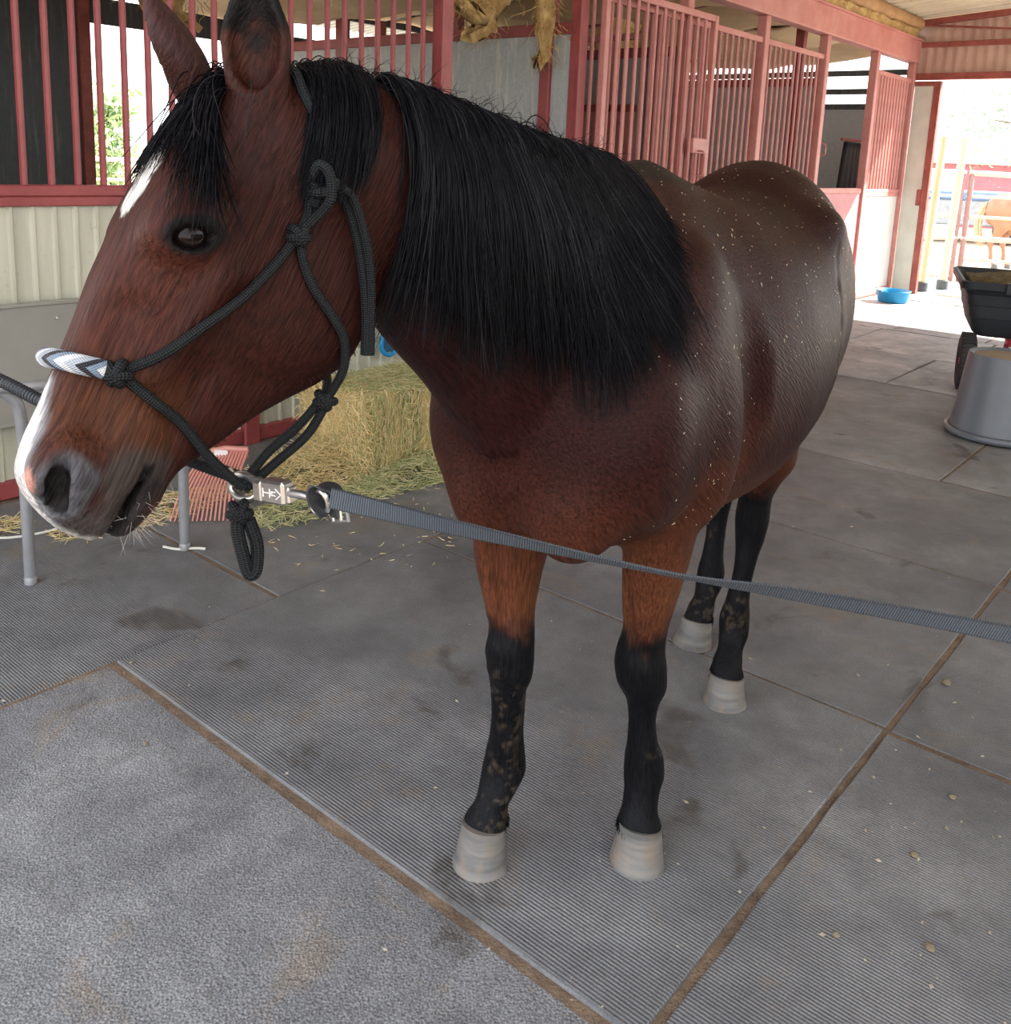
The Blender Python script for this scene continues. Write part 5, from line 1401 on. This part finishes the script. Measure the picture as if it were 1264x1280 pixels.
def build_left_things():
    # grey metal tray leaning on the cream kick boards
    root = thing('metal_panel', 'smooth grey sheet metal panel hung on the cream kick boards behind the nose', 'metal panel', RW(-2.25, -0.085, 0.335), ANG)
    m = plain('grey_painted_sheet', (0.30, 0.29, 0.26), (0.25, 0.24, 0.21), 0.35, 2)
    mb = MB(); mb.box(0, 1.55, -0.012, 0.0, 0.0, 0.50, 0.004); mb.build('sheet', m, root)
    mb = MB(); mb.box(0, 1.55, -0.020, 0.03, 0.488, 0.503, 0.004); mb.build('top_lip', m, root)
    mb = MB(); mb.box(0, 1.55, -0.016, 0.03, -0.004, 0.012, 0.004); mb.build('bottom_lip', m, root)
    for x in (0.6, 0.9, 1.25):
        mb = MB(); mb.lathe([(0.006, 0), (0.006, 0.004), (0.002, 0.005)], sides=10, M=Matrix.Translation((x, -0.012, 0.43)) @ Matrix.Rotation(radians(90), 4, 'X')); mb.build('rivet', M_steel, root)
    for x in (0.4, 1.2):
        mb = MB(); mb.box(x, x+0.04, 0.0, 0.07, 0.45, 0.49, 0.003); mb.build('bracket', m, root)
    # bent grey tube stand: two legs and a rail
    m = plain('dull_grey_tube', (0.30, 0.30, 0.31), (0.23, 0.23, 0.24), 0.38, 12, 0.3)
    p1, p2 = RW(-1.48, -0.87), RW(-0.96, -0.98)
    root = thing('tube_rack', 'bent grey steel tube rack standing under the horse nose', 'rack', p1)
    d = p2-p1
    mb = MB(); mb.tube(path([(0, 0, 0), (0, 0, 0.30), (0, 0, 0.57), (-0.02, -0.015, 0.66), (-0.10, -0.07, 0.70), (-0.35, -0.25, 0.70)], 8), 0.0195, 14); mb.build('leg', m, root, True)
    mb = MB(); mb.tube(path([(d[0], d[1], 0), (d[0], d[1], 0.4), (d[0]-0.005, d[1], 0.60), (d[0]-0.06, d[1]-0.02, 0.68), (d[0]-0.16, d[1]-0.05, 0.70), (0.08, 0.02, 0.70), (-0.1, -0.07, 0.70)], 8), 0.0190, 14); mb.build('leg', m, root, True)
    for c in ((0, 0), (d[0], d[1])):
        mb = MB(); mb.lathe([(0.0215, 0.0), (0.0215, 0.022), (0.019, 0.026)], (c[0], c[1], 0), 16); mb.build('foot_cap', m, root, True)
    # white cords on the mats
    mw = NT('white_cord').set((0.62, 0.60, 0.52), 0.7)
    for pts, lab in (([(-1.26, 3.335, 0.006), (-1.20, 3.32, 0.005), (-1.14, 3.335, 0.005), (-1.10, 3.335, 0.005)], 'short white twine lying at the foot of the rear rack leg'),
                     ([(-2.00, 3.35, 0.006), (-1.86, 3.36, 0.005), (-1.76, 3.42, 0.005), (-1.70, 3.47, 0.012)], 'white twine curved on the mat at the far left')):
        p0 = np.array(pts[0]); mb = MB(); mb.tube([np.array(x)-p0 for x in path(pts, 6)], 0.005, 6)
        o = mb.build('twine', mw, None, True); o.location = Vector(p0); tag(o, lab, 'twine')
    # plastic manure fork propped tines down
    m = plain('faded_pink_plastic', (0.60, 0.26, 0.21), (0.50, 0.19, 0.155), 0.45, 5)
    top0 = PLF[0]; top1 = PLF[1]; bot0 = PLF[2]; bot1 = PLF[3]
    root = thing('manure_fork', 'faded pink plastic manure fork propped tines down by the stall post', 'fork', (*bot0[:2], 0.0))
    B_ = np.array([*bot0[:2], 0.0])
    xdir = unit(top1-top0); mb = MB()
    mb.tube([top0-B_, (top0+top1)/2-B_+V3(0, 0, 0.012), top1-B_], 0.013, 8); mb.tube([top0+V3(0, 0, -0.03)-B_, top1+V3(0, 0, -0.03)-B_], 0.006, 8)
    mb.build('fork_bar', m, root, True)
    nt = 15
    for i in range(nt):
        k = i/(nt-1); a = top0*(1-k)+top1*k; b = bot0*(1-k)+bot1*k
        mid = (a+b)/2+V3(-0.012, -0.03, 0.0)
        mb = MB(); pp = path([a-B_, mid-B_, b-B_], 5); mb.tube(pp, list(np.linspace(0.0062, 0.0038, len(pp))), 6); mb.build('tine', m, root, True)
    c = top0*0.86+top1*0.14
    mb = MB(); mb.tube([c-B_, c+V3(-0.04, 0.10, 0.13)-B_, V3(*PLF[4])-B_], [0.020, 0.015, 0.014], 10); mb.build('handle', plain('pale_ash_handle', (0.50, 0.38, 0.22), None, 0.6, 8), root, True)
    mb = MB(); e = top1-0.10*xdir; mb.box(-0.028, 0.028, -0.0015, 0.0015, -0.014, 0.014); o = mb.build('sticker', NT('white_sticker').set((0.75, 0.70, 0.66), 0.5), root); o.location = Vector(e-B_+V3(-0.008, -0.016, -0.004)); o.rotation_euler = (0, 0, math.atan2(xdir[1], xdir[0]))
    # blue plastic bucket hooks on the cream boards
    m = plain('bright_blue_plastic', (0.015, 0.30, 0.62), (0.01, 0.22, 0.50), 0.35, 4)
    for (t_, z_, s_, lab) in ((0.925, 0.415, 1.0, 'bright blue plastic scoop hanging on the cream kick board above the hay bale'), (1.06, 0.34, 0.45, 'small blue plastic clip on the cream kick board, right of the blue scoop')):
        root = thing('blue_scoop' if s_ == 1 else 'blue_clip', lab, 'scoop' if s_ == 1 else 'clip', RW(t_, -0.06, z_), ANG)
        mb = MB(); mb.tube(path([(0, 0, 0.08*s_), (0.055*s_, -0.01, 0.06*s_), (0.062*s_, -0.01, -0.03*s_), (0.0, -0.01, -0.07*s_), (-0.062*s_, -0.01, -0.03*s_), (-0.055*s_, -0.01, 0.06*s_)], 6, True), 0.013*s_, 8, closed=True); mb.build('rim', m, root, True)
        mb = MB(); mb.tube([(0, 0.045, 0.085*s_), (0, -0.02, 0.085*s_)], 0.008*s_, 6); mb.build('hook', m, root, True)
        if s_ == 1:
            mb = MB(); mb.box(-0.045, 0.045, -0.002, 0.006, -0.055, 0.055, 0.004); mb.build('bowl', plain('dark_blue_plastic', (0.02, 0.09, 0.17), None, 0.4), root)

def build_right_things():
    # black folded blanket in the far stall
    root = thing('horse_blanket', 'black folded blanket hanging on the rail inside the last stall', 'blanket', RW(8.92, 0.30, 1.36), ANG)
    m = plain('black_canvas', (0.022, 0.021, 0.022), (0.010, 0.010, 0.010), 0.7, 10, 0, 0.4, 30)
    mb = MB(); nx, nz_ = 26, 12; vs = []; fs = []
    for sgn in (0, 1):
        for j in range(nz_):
            for i in range(nx):
                k = i/(nx-1); q_ = j/(nz_-1)
                w = 0.22+0.10*(1-q_)
                vs.append((w*(k-0.5)*2+0.05*(q_-0.5), 0.05*sin(k*22+q_*1.5)*(0.35+0.5*(1-q_))+(0.05 if sgn else 0), -0.55+1.05*q_-0.02*abs(sin(k*11))))
    for sgn in (0, 1):
        b = sgn*nx*nz_
        for j in range(nz_-1):
            for i in range(nx-1):
                q_ = (b+j*nx+i, b+j*nx+i+1, b+(j+1)*nx+i+1, b+(j+1)*nx+i); fs.append(q_ if not sgn else q_[::-1])
    for j in range(nz_-1):
        for i in (0, nx-1):
            q_ = (j*nx+i, (j+1)*nx+i, nx*nz_+(j+1)*nx+i, nx*nz_+j*nx+i); fs.append(q_)
    for i in range(nx-1):
        for j in (0, nz_-1): fs.append((j*nx+i, j*nx+i+1, nx*nz_+j*nx+i+1, nx*nz_+j*nx+i))
    mb.add(vs, fs); mb.build('cloth', m, root, smooth='all')
    mb = MB(); mb.tube([(-0.40, 0.02, 0.52), (0.80, 0.02, 0.52)], 0.016, 8); mb.build('hanging_rail', M_rust, root, True)
    # blue rubber feed pan
    root = thing('feed_pan', 'bright blue round feed pan on the mats below the grey end wall', 'feed pan', RW(8.72, -0.42, 0.006))
    m = plain('sky_blue_rubber', (0.015, 0.30, 0.58), (0.012, 0.24, 0.48), 0.4, 5)
    mb = MB(); mb.lathe([(0.001, 0.0), (0.155, 0.0), (0.165, 0.01), (0.188, 0.12), (0.200, 0.135), (0.196, 0.142), (0.180, 0.130), (0.152, 0.02), (0.001, 0.016)], sides=40, close=False); mb.build('pan', m, root, True)
    for a in (0.7, 0.7+pi):
        mb = MB(); mb.tube(path([(0.195*cos(a-.2), 0.195*sin(a-.2), 0.13), (0.225*cos(a), 0.225*sin(a), 0.128), (0.195*cos(a+.2), 0.195*sin(a+.2), 0.13)], 5), 0.010, 8); mb.build('handle', m, root, True)
    # upside-down grey bin
    root = thing('grey_bin', 'grey plastic bin standing upside down at the right edge', 'bin', (2.945, 5.40, 0.004))
    m = plain('grey_bin_plastic', (0.135, 0.15, 0.172), (0.11, 0.122, 0.14), 0.4, 3)
    mb = MB(); mb.lathe([(0.001, 0.470), (0.19, 0.472), (0.205, 0.49), (0.214, 0.492), (0.218, 0.48), (0.268, 0.06), (0.272, 0.045)], sides=48, close=False); mb.build('bin_wall', m, root, True)
    mb = MB(); mb.tube([(0.285*cos(a), 0.285*sin(a), 0.026) for a in np.linspace(0, 2*pi, 40, endpoint=False)], 0.020, 8, closed=True); mb.build('bin_rim', m, root, True)
    mb = MB(); mb.lathe([(0.001, 0.474), (0.188, 0.475)], sides=40, close=False); tag(mb.build('dirt_film', plain('brown_dirt_film', (0.26, 0.20, 0.14), None, 0.9, 12), root, True), 'brown dirt on the upturned bottom')
    mb = MB(); mb.box(-0.05, 0.05, -0.305, -0.26, 0.012, 0.040, 0.004); o = mb.build('bin_handle', m, root); o.rotation_euler = (0, 0, radians(-60))
    # dump cart with black tub
    cx, cy = CART; rz = radians(68)
    root = thing('dump_cart', 'black tub garden cart with red frame at the right edge', 'cart', (cx, cy, 0.0), rz)
    m = plain('black_poly_tub', (0.020, 0.024, 0.030), (0.014, 0.017, 0.021), 0.6, 6)
    Lx, Wy = 1.15, 1.12
    mb = MB(); z0, z1 = 0.40, 0.79
    def ring(z, ins, N=10):
        a, b = Lx/2-ins, Wy/2-ins; rr = 0.07; out = []
        for sx, sy, st in ((1, 1, 0), (-1, 1, 1), (-1, -1, 2), (1, -1, 3)):
            for k in range(5):
                w = (st+k/4)*pi/2
                out.append((Lx/2+sx*(a-rr)+rr*cos(w), sy*(b-rr)+rr*sin(w), z))
        return out
    rings = [ring(z0, 0.13), ring(z0+0.03, 0.10), ring(z0+0.13, 0.075), ring(z0+0.135, 0.068), ring(z0+0.22, 0.055), ring(z0+0.225, 0.048), ring(z0+0.30, 0.036), ring(z0+0.305, 0.030), ring(z1-0.06, 0.018), ring(z1-0.05, -0.01), ring(z1, -0.015), ring(z1+0.006, 0.0), ring(z1-0.02, 0.03), ring(z0+0.10, 0.10), ring(z0+0.06, 0.14)]
    vs = [p for r_ in rings for p in r_]; N = 20; fs = [tuple(range(N-1, -1, -1)), tuple((len(rings)-1)*N+i for i in range(N))]
    for j in range(len(rings)-1):
        for i in range(N): fs.append((j*N+i, j*N+(i+1) % N, (j+1)*N+(i+1) % N, (j+1)*N+i))
    mb.add(vs, fs); mb.build('tub', m, root, True)
    mb = MB(); mb.box(-0.035, 0.03, -0.16, 0.16, 0.70, 0.80, 0.008); mb.build('tub_handle', m, root)
    mb = MB(); mb.box(-0.045, 0.02, 0.20, 0.30, 0.72, 0.80, 0.008); mb.build('latch', m, root)
    r = np.random.default_rng(3)
    mb = MB(); vs = []; fs = []
    for j in range(14):
        for i in range(20):
            x = 0.08+i/19*(Lx-0.16); y = (j/13-0.5)*(Wy-0.14)
            vs.append((x, y, z1-0.03+0.07*sin(pi*i/19)*sin(pi*j/13)+0.03*noise.noise((x*14, y*14, 0))))
    for j in range(13):
        for i in range(19): fs.append((j*20+i, j*20+i+1, (j+1)*20+i+1, (j+1)*20+i))
    mb.add(vs, fs); tag(mb.build('manure_load', plain('dry_manure', (0.16, 0.13, 0.06), (0.07, 0.055, 0.025), 0.95, 20, 0, 1.0, 60), root), 'brown load heaped in the tub', kind='stuff')
    mr = plain('bright_red_frame', (0.50, 0.035, 0.06), (0.40, 0.025, 0.045), 0.35, 4)
    mb = MB()
    for y in (-0.2, 0.2): mb.box(0.05, Lx, y-0.02, y+0.02, 0.355, 0.40, 0.004)
    mb.box(0.10, 0.16, -0.24, 0.24, 0.36, 0.395, 0.004); mb.build('frame', mr, root)
    WX = 0.16
    mb = MB(); mb.tube([(WX, -0.50, 0.205), (WX, 0.50, 0.205)], 0.013, 10); mb.build('axle', mr, root, True)
    for y in (-0.24, 0.24):
        mb = MB(); mb.tube([(WX+0.16, y*0.85, 0.37), (WX, y, 0.17)], 0.02, 6); mb.build('strut', plain('violet_red_strut', (0.50, 0.10, 0.20), None, 0.4), root, True)
    mt = plain('worn_black_tyre', (0.040, 0.040, 0.042), (0.022, 0.022, 0.023), 0.8, 14)
    for y in (-0.47, 0.47):
        W = MB(); M2 = Matrix.Translation((WX, y, 0.205)) @ Matrix.Rotation(radians(90), 4, 'X')
        W.lathe([(0.095, -0.038), (0.115, -0.050), (0.165, -0.054), (0.192, -0.046), (0.203, -0.025), (0.205, 0), (0.203, 0.025), (0.192, 0.046), (0.165, 0.054), (0.115, 0.050), (0.095, 0.038), (0.095, -0.038)], sides=40, close=False, M=M2)
        for k in range(36):
            a = 2*pi*k/36
            T = Matrix.Translation((WX, y, 0.205)) @ Matrix.Rotation(a, 4, 'Y')
            W.box(-0.009, 0.009, -0.044, 0.044, 0.198, 0.2095, 0.0, T)
        w_ = W.build('wheel', mt, root, True)
        H_ = MB(); H_.lathe([(0.02, -0.045), (0.03, -0.04), (0.094, -0.020), (0.094, 0.020), (0.03, 0.04), (0.02, 0.045)], sides=24, M=M2); H_.build('hub', mr, w_, True)
    root2 = root
    mb = MB(); mb.tube([(Lx, 0, 0.36), (Lx+0.5, 0, 0.30), (Lx+0.95, 0, 0.40)], 0.018, 8); mb.build('drawbar', mr, root, True)
    mb = MB(); M3 = Matrix.Translation((0.98, 0, 0.18)) @ Matrix.Rotation(radians(90), 4, 'X'); mb.lathe([(0.05, -0.03), (0.16, -0.03), (0.18, 0), (0.16, 0.03), (0.05, 0.03)], sides=24, M=M3); mb.build('front_wheel', mt, root, True)
    mb = MB(); mb.tube([(0.98, 0, 0.18), (0.98, 0, 0.37)], 0.02, 8); mb.build('fork_post', mr, root, True)
    # dry clods on the mats, one thing each
    mcl = plain('dried_clod', (0.27, 0.22, 0.15), (0.15, 0.115, 0.07), 0.95, 30, 0, 0.8, 120)
    for (x, y, s_, lab) in CLODS:
        mb = MB(); vs = []; fs = []
        U, Vn = 10, 7; sd = x*31+y*17
        for j in range(Vn):
            for i in range(U):
                a = 2*pi*i/U; b = pi*j/(Vn-1)
                p = np.array([sin(b)*cos(a), sin(b)*sin(a), cos(b)*0.62])
                p *= s_*(1+0.35*noise.noise((p[0]*1.6+sd, p[1]*1.6, p[2]*1.6)))
                vs.append((p[0], p[1], max(p[2]+s_*0.5, 0)))
        for j in range(Vn-1):
            for i in range(U): fs.append((j*U+i, (j+1)*U+i, (j+1)*U+(i+1) % U, j*U+(i+1) % U))
        mb.add(vs, fs); o = mb.build('dirt_clod', mcl, None, smooth='all'); o.location = (x, y, 0.004); tag(o, lab, 'dirt clod')
    r = np.random.default_rng(9); mb = MB()
    for k in range(420):
        if k < 260: t_, n_ = r.uniform(-2.0, 2.2), r.uniform(-4.6, -0.8)
        else: t_, n_ = r.normal(-0.75, 0.5), r.normal(-3.55, 0.35)
        p = RW(t_, n_, 0.0055); s_ = 0.0012+0.0045*r.random()**3; a = r.uniform(0, pi); e = 1+1.5*r.random()
        dx = np.array([cos(a), sin(a), 0])*s_*e; dy = np.array([-sin(a), cos(a), 0])*s_
        mb.add([p-dx, p-dy, p+dx, p+dy, p+V3(0, 0, s_*0.8)], [(0, 1, 4), (1, 2, 4), (2, 3, 4), (3, 0, 4)])
    tag(mb.build('floor_crumbs', plain('pale_crumbs', (0.40, 0.35, 0.27), (0.20, 0.16, 0.11), 0.9, 30)), 'small crumbs of hay and dirt scattered over the mats', 'crumbs', None, 'stuff')

def build_outside(me):
    # yellow poles in round bases
    my = plain('yellow_pole_paint', (0.82, 0.74, 0.52), (0.78, 0.68, 0.42), 0.45, 5)
    mg = plain('pale_grey_base', (0.46, 0.52, 0.55), (0.36, 0.42, 0.45), 0.5, 5)
    for (x, y, tx, ty, lab) in ((5.36, 12.15, 0.012, 0.0, 'tall pale yellow pole in a round grey base, nearer the barn post'), (5.76, 12.45, 0.012, 0.0, 'tall yellow pole in a round grey base, beside the pen gate')):
        root = thing('marker_pole', lab, 'pole', (x, y, -0.06), 0, 'poles beyond the barn end')
        mb = MB(); mb.tube([(0, 0, 0.05), (tx*4, ty*4, 2.05)], 0.048, 12); mb.build('pole', my, root, True)
        mb = MB(); mb.lathe([(0.001, 0), (0.225, 0), (0.235, 0.03), (0.18, 0.07), (0.001, 0.09)], sides=28, close=False); mb.build('base', mg, root, True)
        mb = MB(); mb.lathe([(0.075, 0.085), (0.075, 0.20), (0.06, 0.21), (0.06, 0.085)], sides=16, close=False); mb.build('socket', plain('dark_socket', (0.10, 0.11, 0.12)), root, True)
    # pipe pen
    mp = plain('pale_pipe_paint', (0.62, 0.55, 0.52), (0.48, 0.36, 0.34), 0.5, 4)
    def pen(A, B, zs, label, posts, dip=0.0, thick=0.03):
        A = np.array([*A, -0.06]); B = np.array([*B, -0.06]); d = B-A
        root = thing('pipe_fence', label, 'fence', A)
        for z in zs:
            top = z == zs[0]
            mb = MB(); mb.tube([d*k+V3(0, 0, z-(dip*k*k if top else 0)) for k in np.linspace(0, 1, 9)], thick*(1.35 if top or z == zs[3] else 0.8), 10); mb.build('rail', mp, root, True)
        for k in posts:
            mb = MB(); mb.tube([d*k, d*k+V3(0, 0, zs[0]-dip*k*k)], 0.04, 10); mb.build('post', plain('rusty_pink_pipe', (0.36, 0.22, 0.21), (0.28, 0.15, 0.14), 0.6, 4) if 'rusty_pink_pipe' not in bpy.data.materials else bpy.data.materials['rusty_pink_pipe'], root, True)
    zs = [1.62, 1.28, 0.98, 0.66, 0.34, 0.08]
    pen((5.2, 13.9), (6.72, 14.25), zs, 'pale pipe fence behind the yellow poles', (0.05, 0.98))
    pen((6.78, 14.25), (8.6, 13.4), zs, 'pale pipe fence with a sloping top rail in front of the chestnut horse', (0.02, 0.42, 0.75, 1.0), 0.18)
    pen((-7.5, 16.5), (2.2, 24.6), [1.25, 0.9, 0.55, 0.2], 'white pipe fence seen through the left stall opening', (0, .12, .24, .36, .48, .6, .72, .84, 1.0))
    # chestnut horse in the pen: same build, its own coat
    q = NT('chestnut_coat'); q.set(q.ramp(q.noise(q.pos(), 5, 4), [(0.3, (0.30, 0.15, 0.085)), (0.7, (0.40, 0.22, 0.13))]), 0.45)
    o = bpy.data.objects.new('horse', me); link(o)
    o.data = me.copy(); o.data.name = 'chestnut_horse'; o.data.materials.clear(); o.data.materials.append(q.m)
    s_ = 0.86; a = radians(104)
    R = Matrix.Rotation(a, 4, 'Z') @ Matrix.Scale(s_, 4)
    c = R @ Vector(HB(0.9, 0, 0)); tgt = Vector((8.75, 16.6, -0.07))
    o.matrix_world = Matrix.Translation(tgt-c) @ R
    tag(o, 'chestnut horse standing in the pen behind the pipe fence', 'horse')
    mh = NT('flaxen_hair').set((0.62, 0.50, 0.34), 0.6)
    r = np.random.default_rng(8); k = 160
    p0 = np.array(HB(1.42, 0, 1.30))+r.normal(0, 0.02, (k, 3))
    S = p0[:, None]+np.linspace(0, 1, 8)[None, :, None]*np.array([0, 0, -0.85])+np.array(BX)*0.09*np.sin(np.linspace(0, pi, 8))[None, :, None]+np.cumsum(r.normal(0, 0.008, (k, 8, 3)), 1)
    tl = hairs('tail', S, 0.006, mh, o)
    mb = MB(); mb.lathe([(0.05, 0.0), (0.065, 0.02), (0.05, 0.10)], (0, 0, 0), 14)
    for cb, cl in ((-0.06, -0.154), (0.13, 0.13), (0.85, 0.096), (1.13, -0.096)):
        hb = MB(); hb.lathe([(0.066, 0.0), (0.062, 0.03), (0.05, 0.10)], tuple(HB(cb, cl, 0)), 14); hb.build('hoof', bpy.data.materials['pale_hoof'], o, True)
    # barn and trailer far behind
    root = thing('red_barn', 'low red barn with a pale roof far behind the pen', 'barn', (14.5, 30, -0.06), radians(-12))
    mrb = plain('dusty_red_boards', (0.46, 0.17, 0.20), (0.38, 0.13, 0.16), 0.7, 2)
    mb = MB(); mb.box(-4.2, 8, 0, 5, 0, 1.95); mb.build('wall', mrb, root)
    mb = MB(); mb.box(-4.5, 8.3, -0.3, 5.3, 1.95, 2.15, 0.02); mb.build('roof', plain('pale_tin_roof', (0.66, 0.62, 0.56)), root)
    for x in (-1.5, 2.0): 
        mb = MB(); mb.box(x, x+1.0, -0.03, 0.02, 0, 1.6); mb.build('door', M_white, root)
    root = thing('stock_trailer', 'blue sided stock trailer parked behind the pen', 'trailer', (9.2, 23.0, -0.06), radians(-12))
    mbl = plain('blue_trailer_paint', (0.16, 0.26, 0.46), (0.12, 0.20, 0.38), 0.5, 3)
    mb = MB(); mb.box(-3.2, 4.5, 0, 2.2, 0.42, 1.02, 0.03); mb.build('box', plain('grey_trailer_side', (0.40, 0.42, 0.46)), root)
    mb = MB(); mb.box(-3.25, 4.55, -0.03, 2.23, 1.02, 1.22, 0.03); mb.build('side_band', mbl, root)
    for x in (-1.2, 0.0, 2.6):
        mb = MB(); M2 = Matrix.Translation((x, -0.02, 0.32)) @ Matrix.Rotation(radians(90), 4, 'X'); mb.lathe([(0.12, -0.1), (0.30, -0.1), (0.32, 0), (0.30, 0.1), (0.12, 0.1)], sides=20, M=M2); mb.build('wheel', plain('tyre_black', (0.03, 0.03, 0.03)) if 'tyre_black' not in bpy.data.materials else bpy.data.materials['tyre_black'], root, True)
    # trees
    def tree(x, y, h, r_, seed, label, cols, leaf=0.10, count=2600, low=0.35, group=None):
        root = thing('tree', label, 'tree', (x, y, -0.06), 0, group)
        rr = np.random.default_rng(seed)
        mw_ = bpy.data.materials.get('tree_bark') or plain('tree_bark', (0.22, 0.16, 0.11), None, 0.9, 8)
        mb = MB(); mb.tube([(0, 0, 0), (0.05*h*rr.normal()*0.3, 0.02, h*0.4), (0, 0, h*0.8)], [h*0.03, h*0.022, h*0.008], 10); mb.build('trunk', mw_, root, True)
        tips = []
        for k in range(16):
            a = rr.uniform(0, 2*pi); z_ = h*rr.uniform(low, 0.85); e = np.array([cos(a)*r_*rr.uniform(.5, 1), sin(a)*r_*rr.uniform(.5, 1), z_+h*rr.uniform(0.0, 0.15)])
            mb = MB(); mb.tube([(0, 0, z_*0.8), e*0.6+V3(0, 0, z_*0.35), e], [h*0.010, h*0.006, h*0.002], 6); mb.build('branch', mw_, root, True)
            for q_ in np.linspace(0.4, 1.05, 5): tips.append(V3(0, 0, z_*0.8)*(1-q_)+e*q_)
        tips = np.array(tips)
        c = tips[rr.integers(0, len(tips), count)]+rr.normal(0, r_*0.16, (count, 3))
        u_ = rr.normal(0, 1, (count, 3)); u_ /= np.linalg.norm(u_, axis=1, keepdims=True)
        w_ = np.cross(u_, rr.normal(0, 1, (count, 3))); w_ /= np.linalg.norm(w_, axis=1, keepdims=True)
        s_ = leaf*(0.6+0.8*rr.random((count, 1)))
        vs = np.stack([c-u_*s_, c-w_*s_*0.35, c+u_*s_, c+w_*s_*0.35], 1).reshape(-1, 3)
        mb = MB(); mb.add(vs, [(4*i, 4*i+1, 4*i+2, 4*i+3) for i in range(count)])
        ml = NT('leaf_'+str(seed)); ml.set(ml.ramp(ml.noise(ml.pos(), 6, 2), [(0.35, cols[0]), (0.65, cols[1])]), 0.6)
        tag(mb.build('foliage', ml.m, root), kind='stuff')
    G1 = ((0.10, 0.20, 0.04), (0.20, 0.34, 0.08)); G2 = ((0.24, 0.36, 0.17), (0.38, 0.48, 0.24))
    tree(13.3, 20.0, 6.6, 3.3, 21, 'leafy tree whose branches hang into the sky beside the barn end', ((0.20, 0.32, 0.18), (0.36, 0.48, 0.30)), 0.065, 14000, 0.34)
    tree(-9.8, 22.0, 2.5, 1.1, 22, 'bushy green tree seen through the left stall opening, nearer the dark wall', G2, 0.13, 2600, 0.2)
    tree(-6.6, 24.5, 2.2, 1.2, 23, 'round green tree seen through the left stall opening, right of the taller one', G2, 0.13, 2200, 0.2)
    tree(-12.5, 25.0, 3.4, 1.6, 24, 'green tree mostly hidden behind the dark stall wall', G2, 0.13, 1800, 0.2)
    tree(12.6, 39, 3.4, 1.6, 25, 'yellow green tree behind the red barn', ((0.30, 0.34, 0.06), (0.44, 0.46, 0.12)), 0.16, 1800, 0.2)
# ------------------------------------------------------------------ put it together
horse, F_, f_, g_, me_ = build_horse()
build_halter(f_, g_)
build_hay()
build_left_things()
build_right_things()
build_outside(me_)
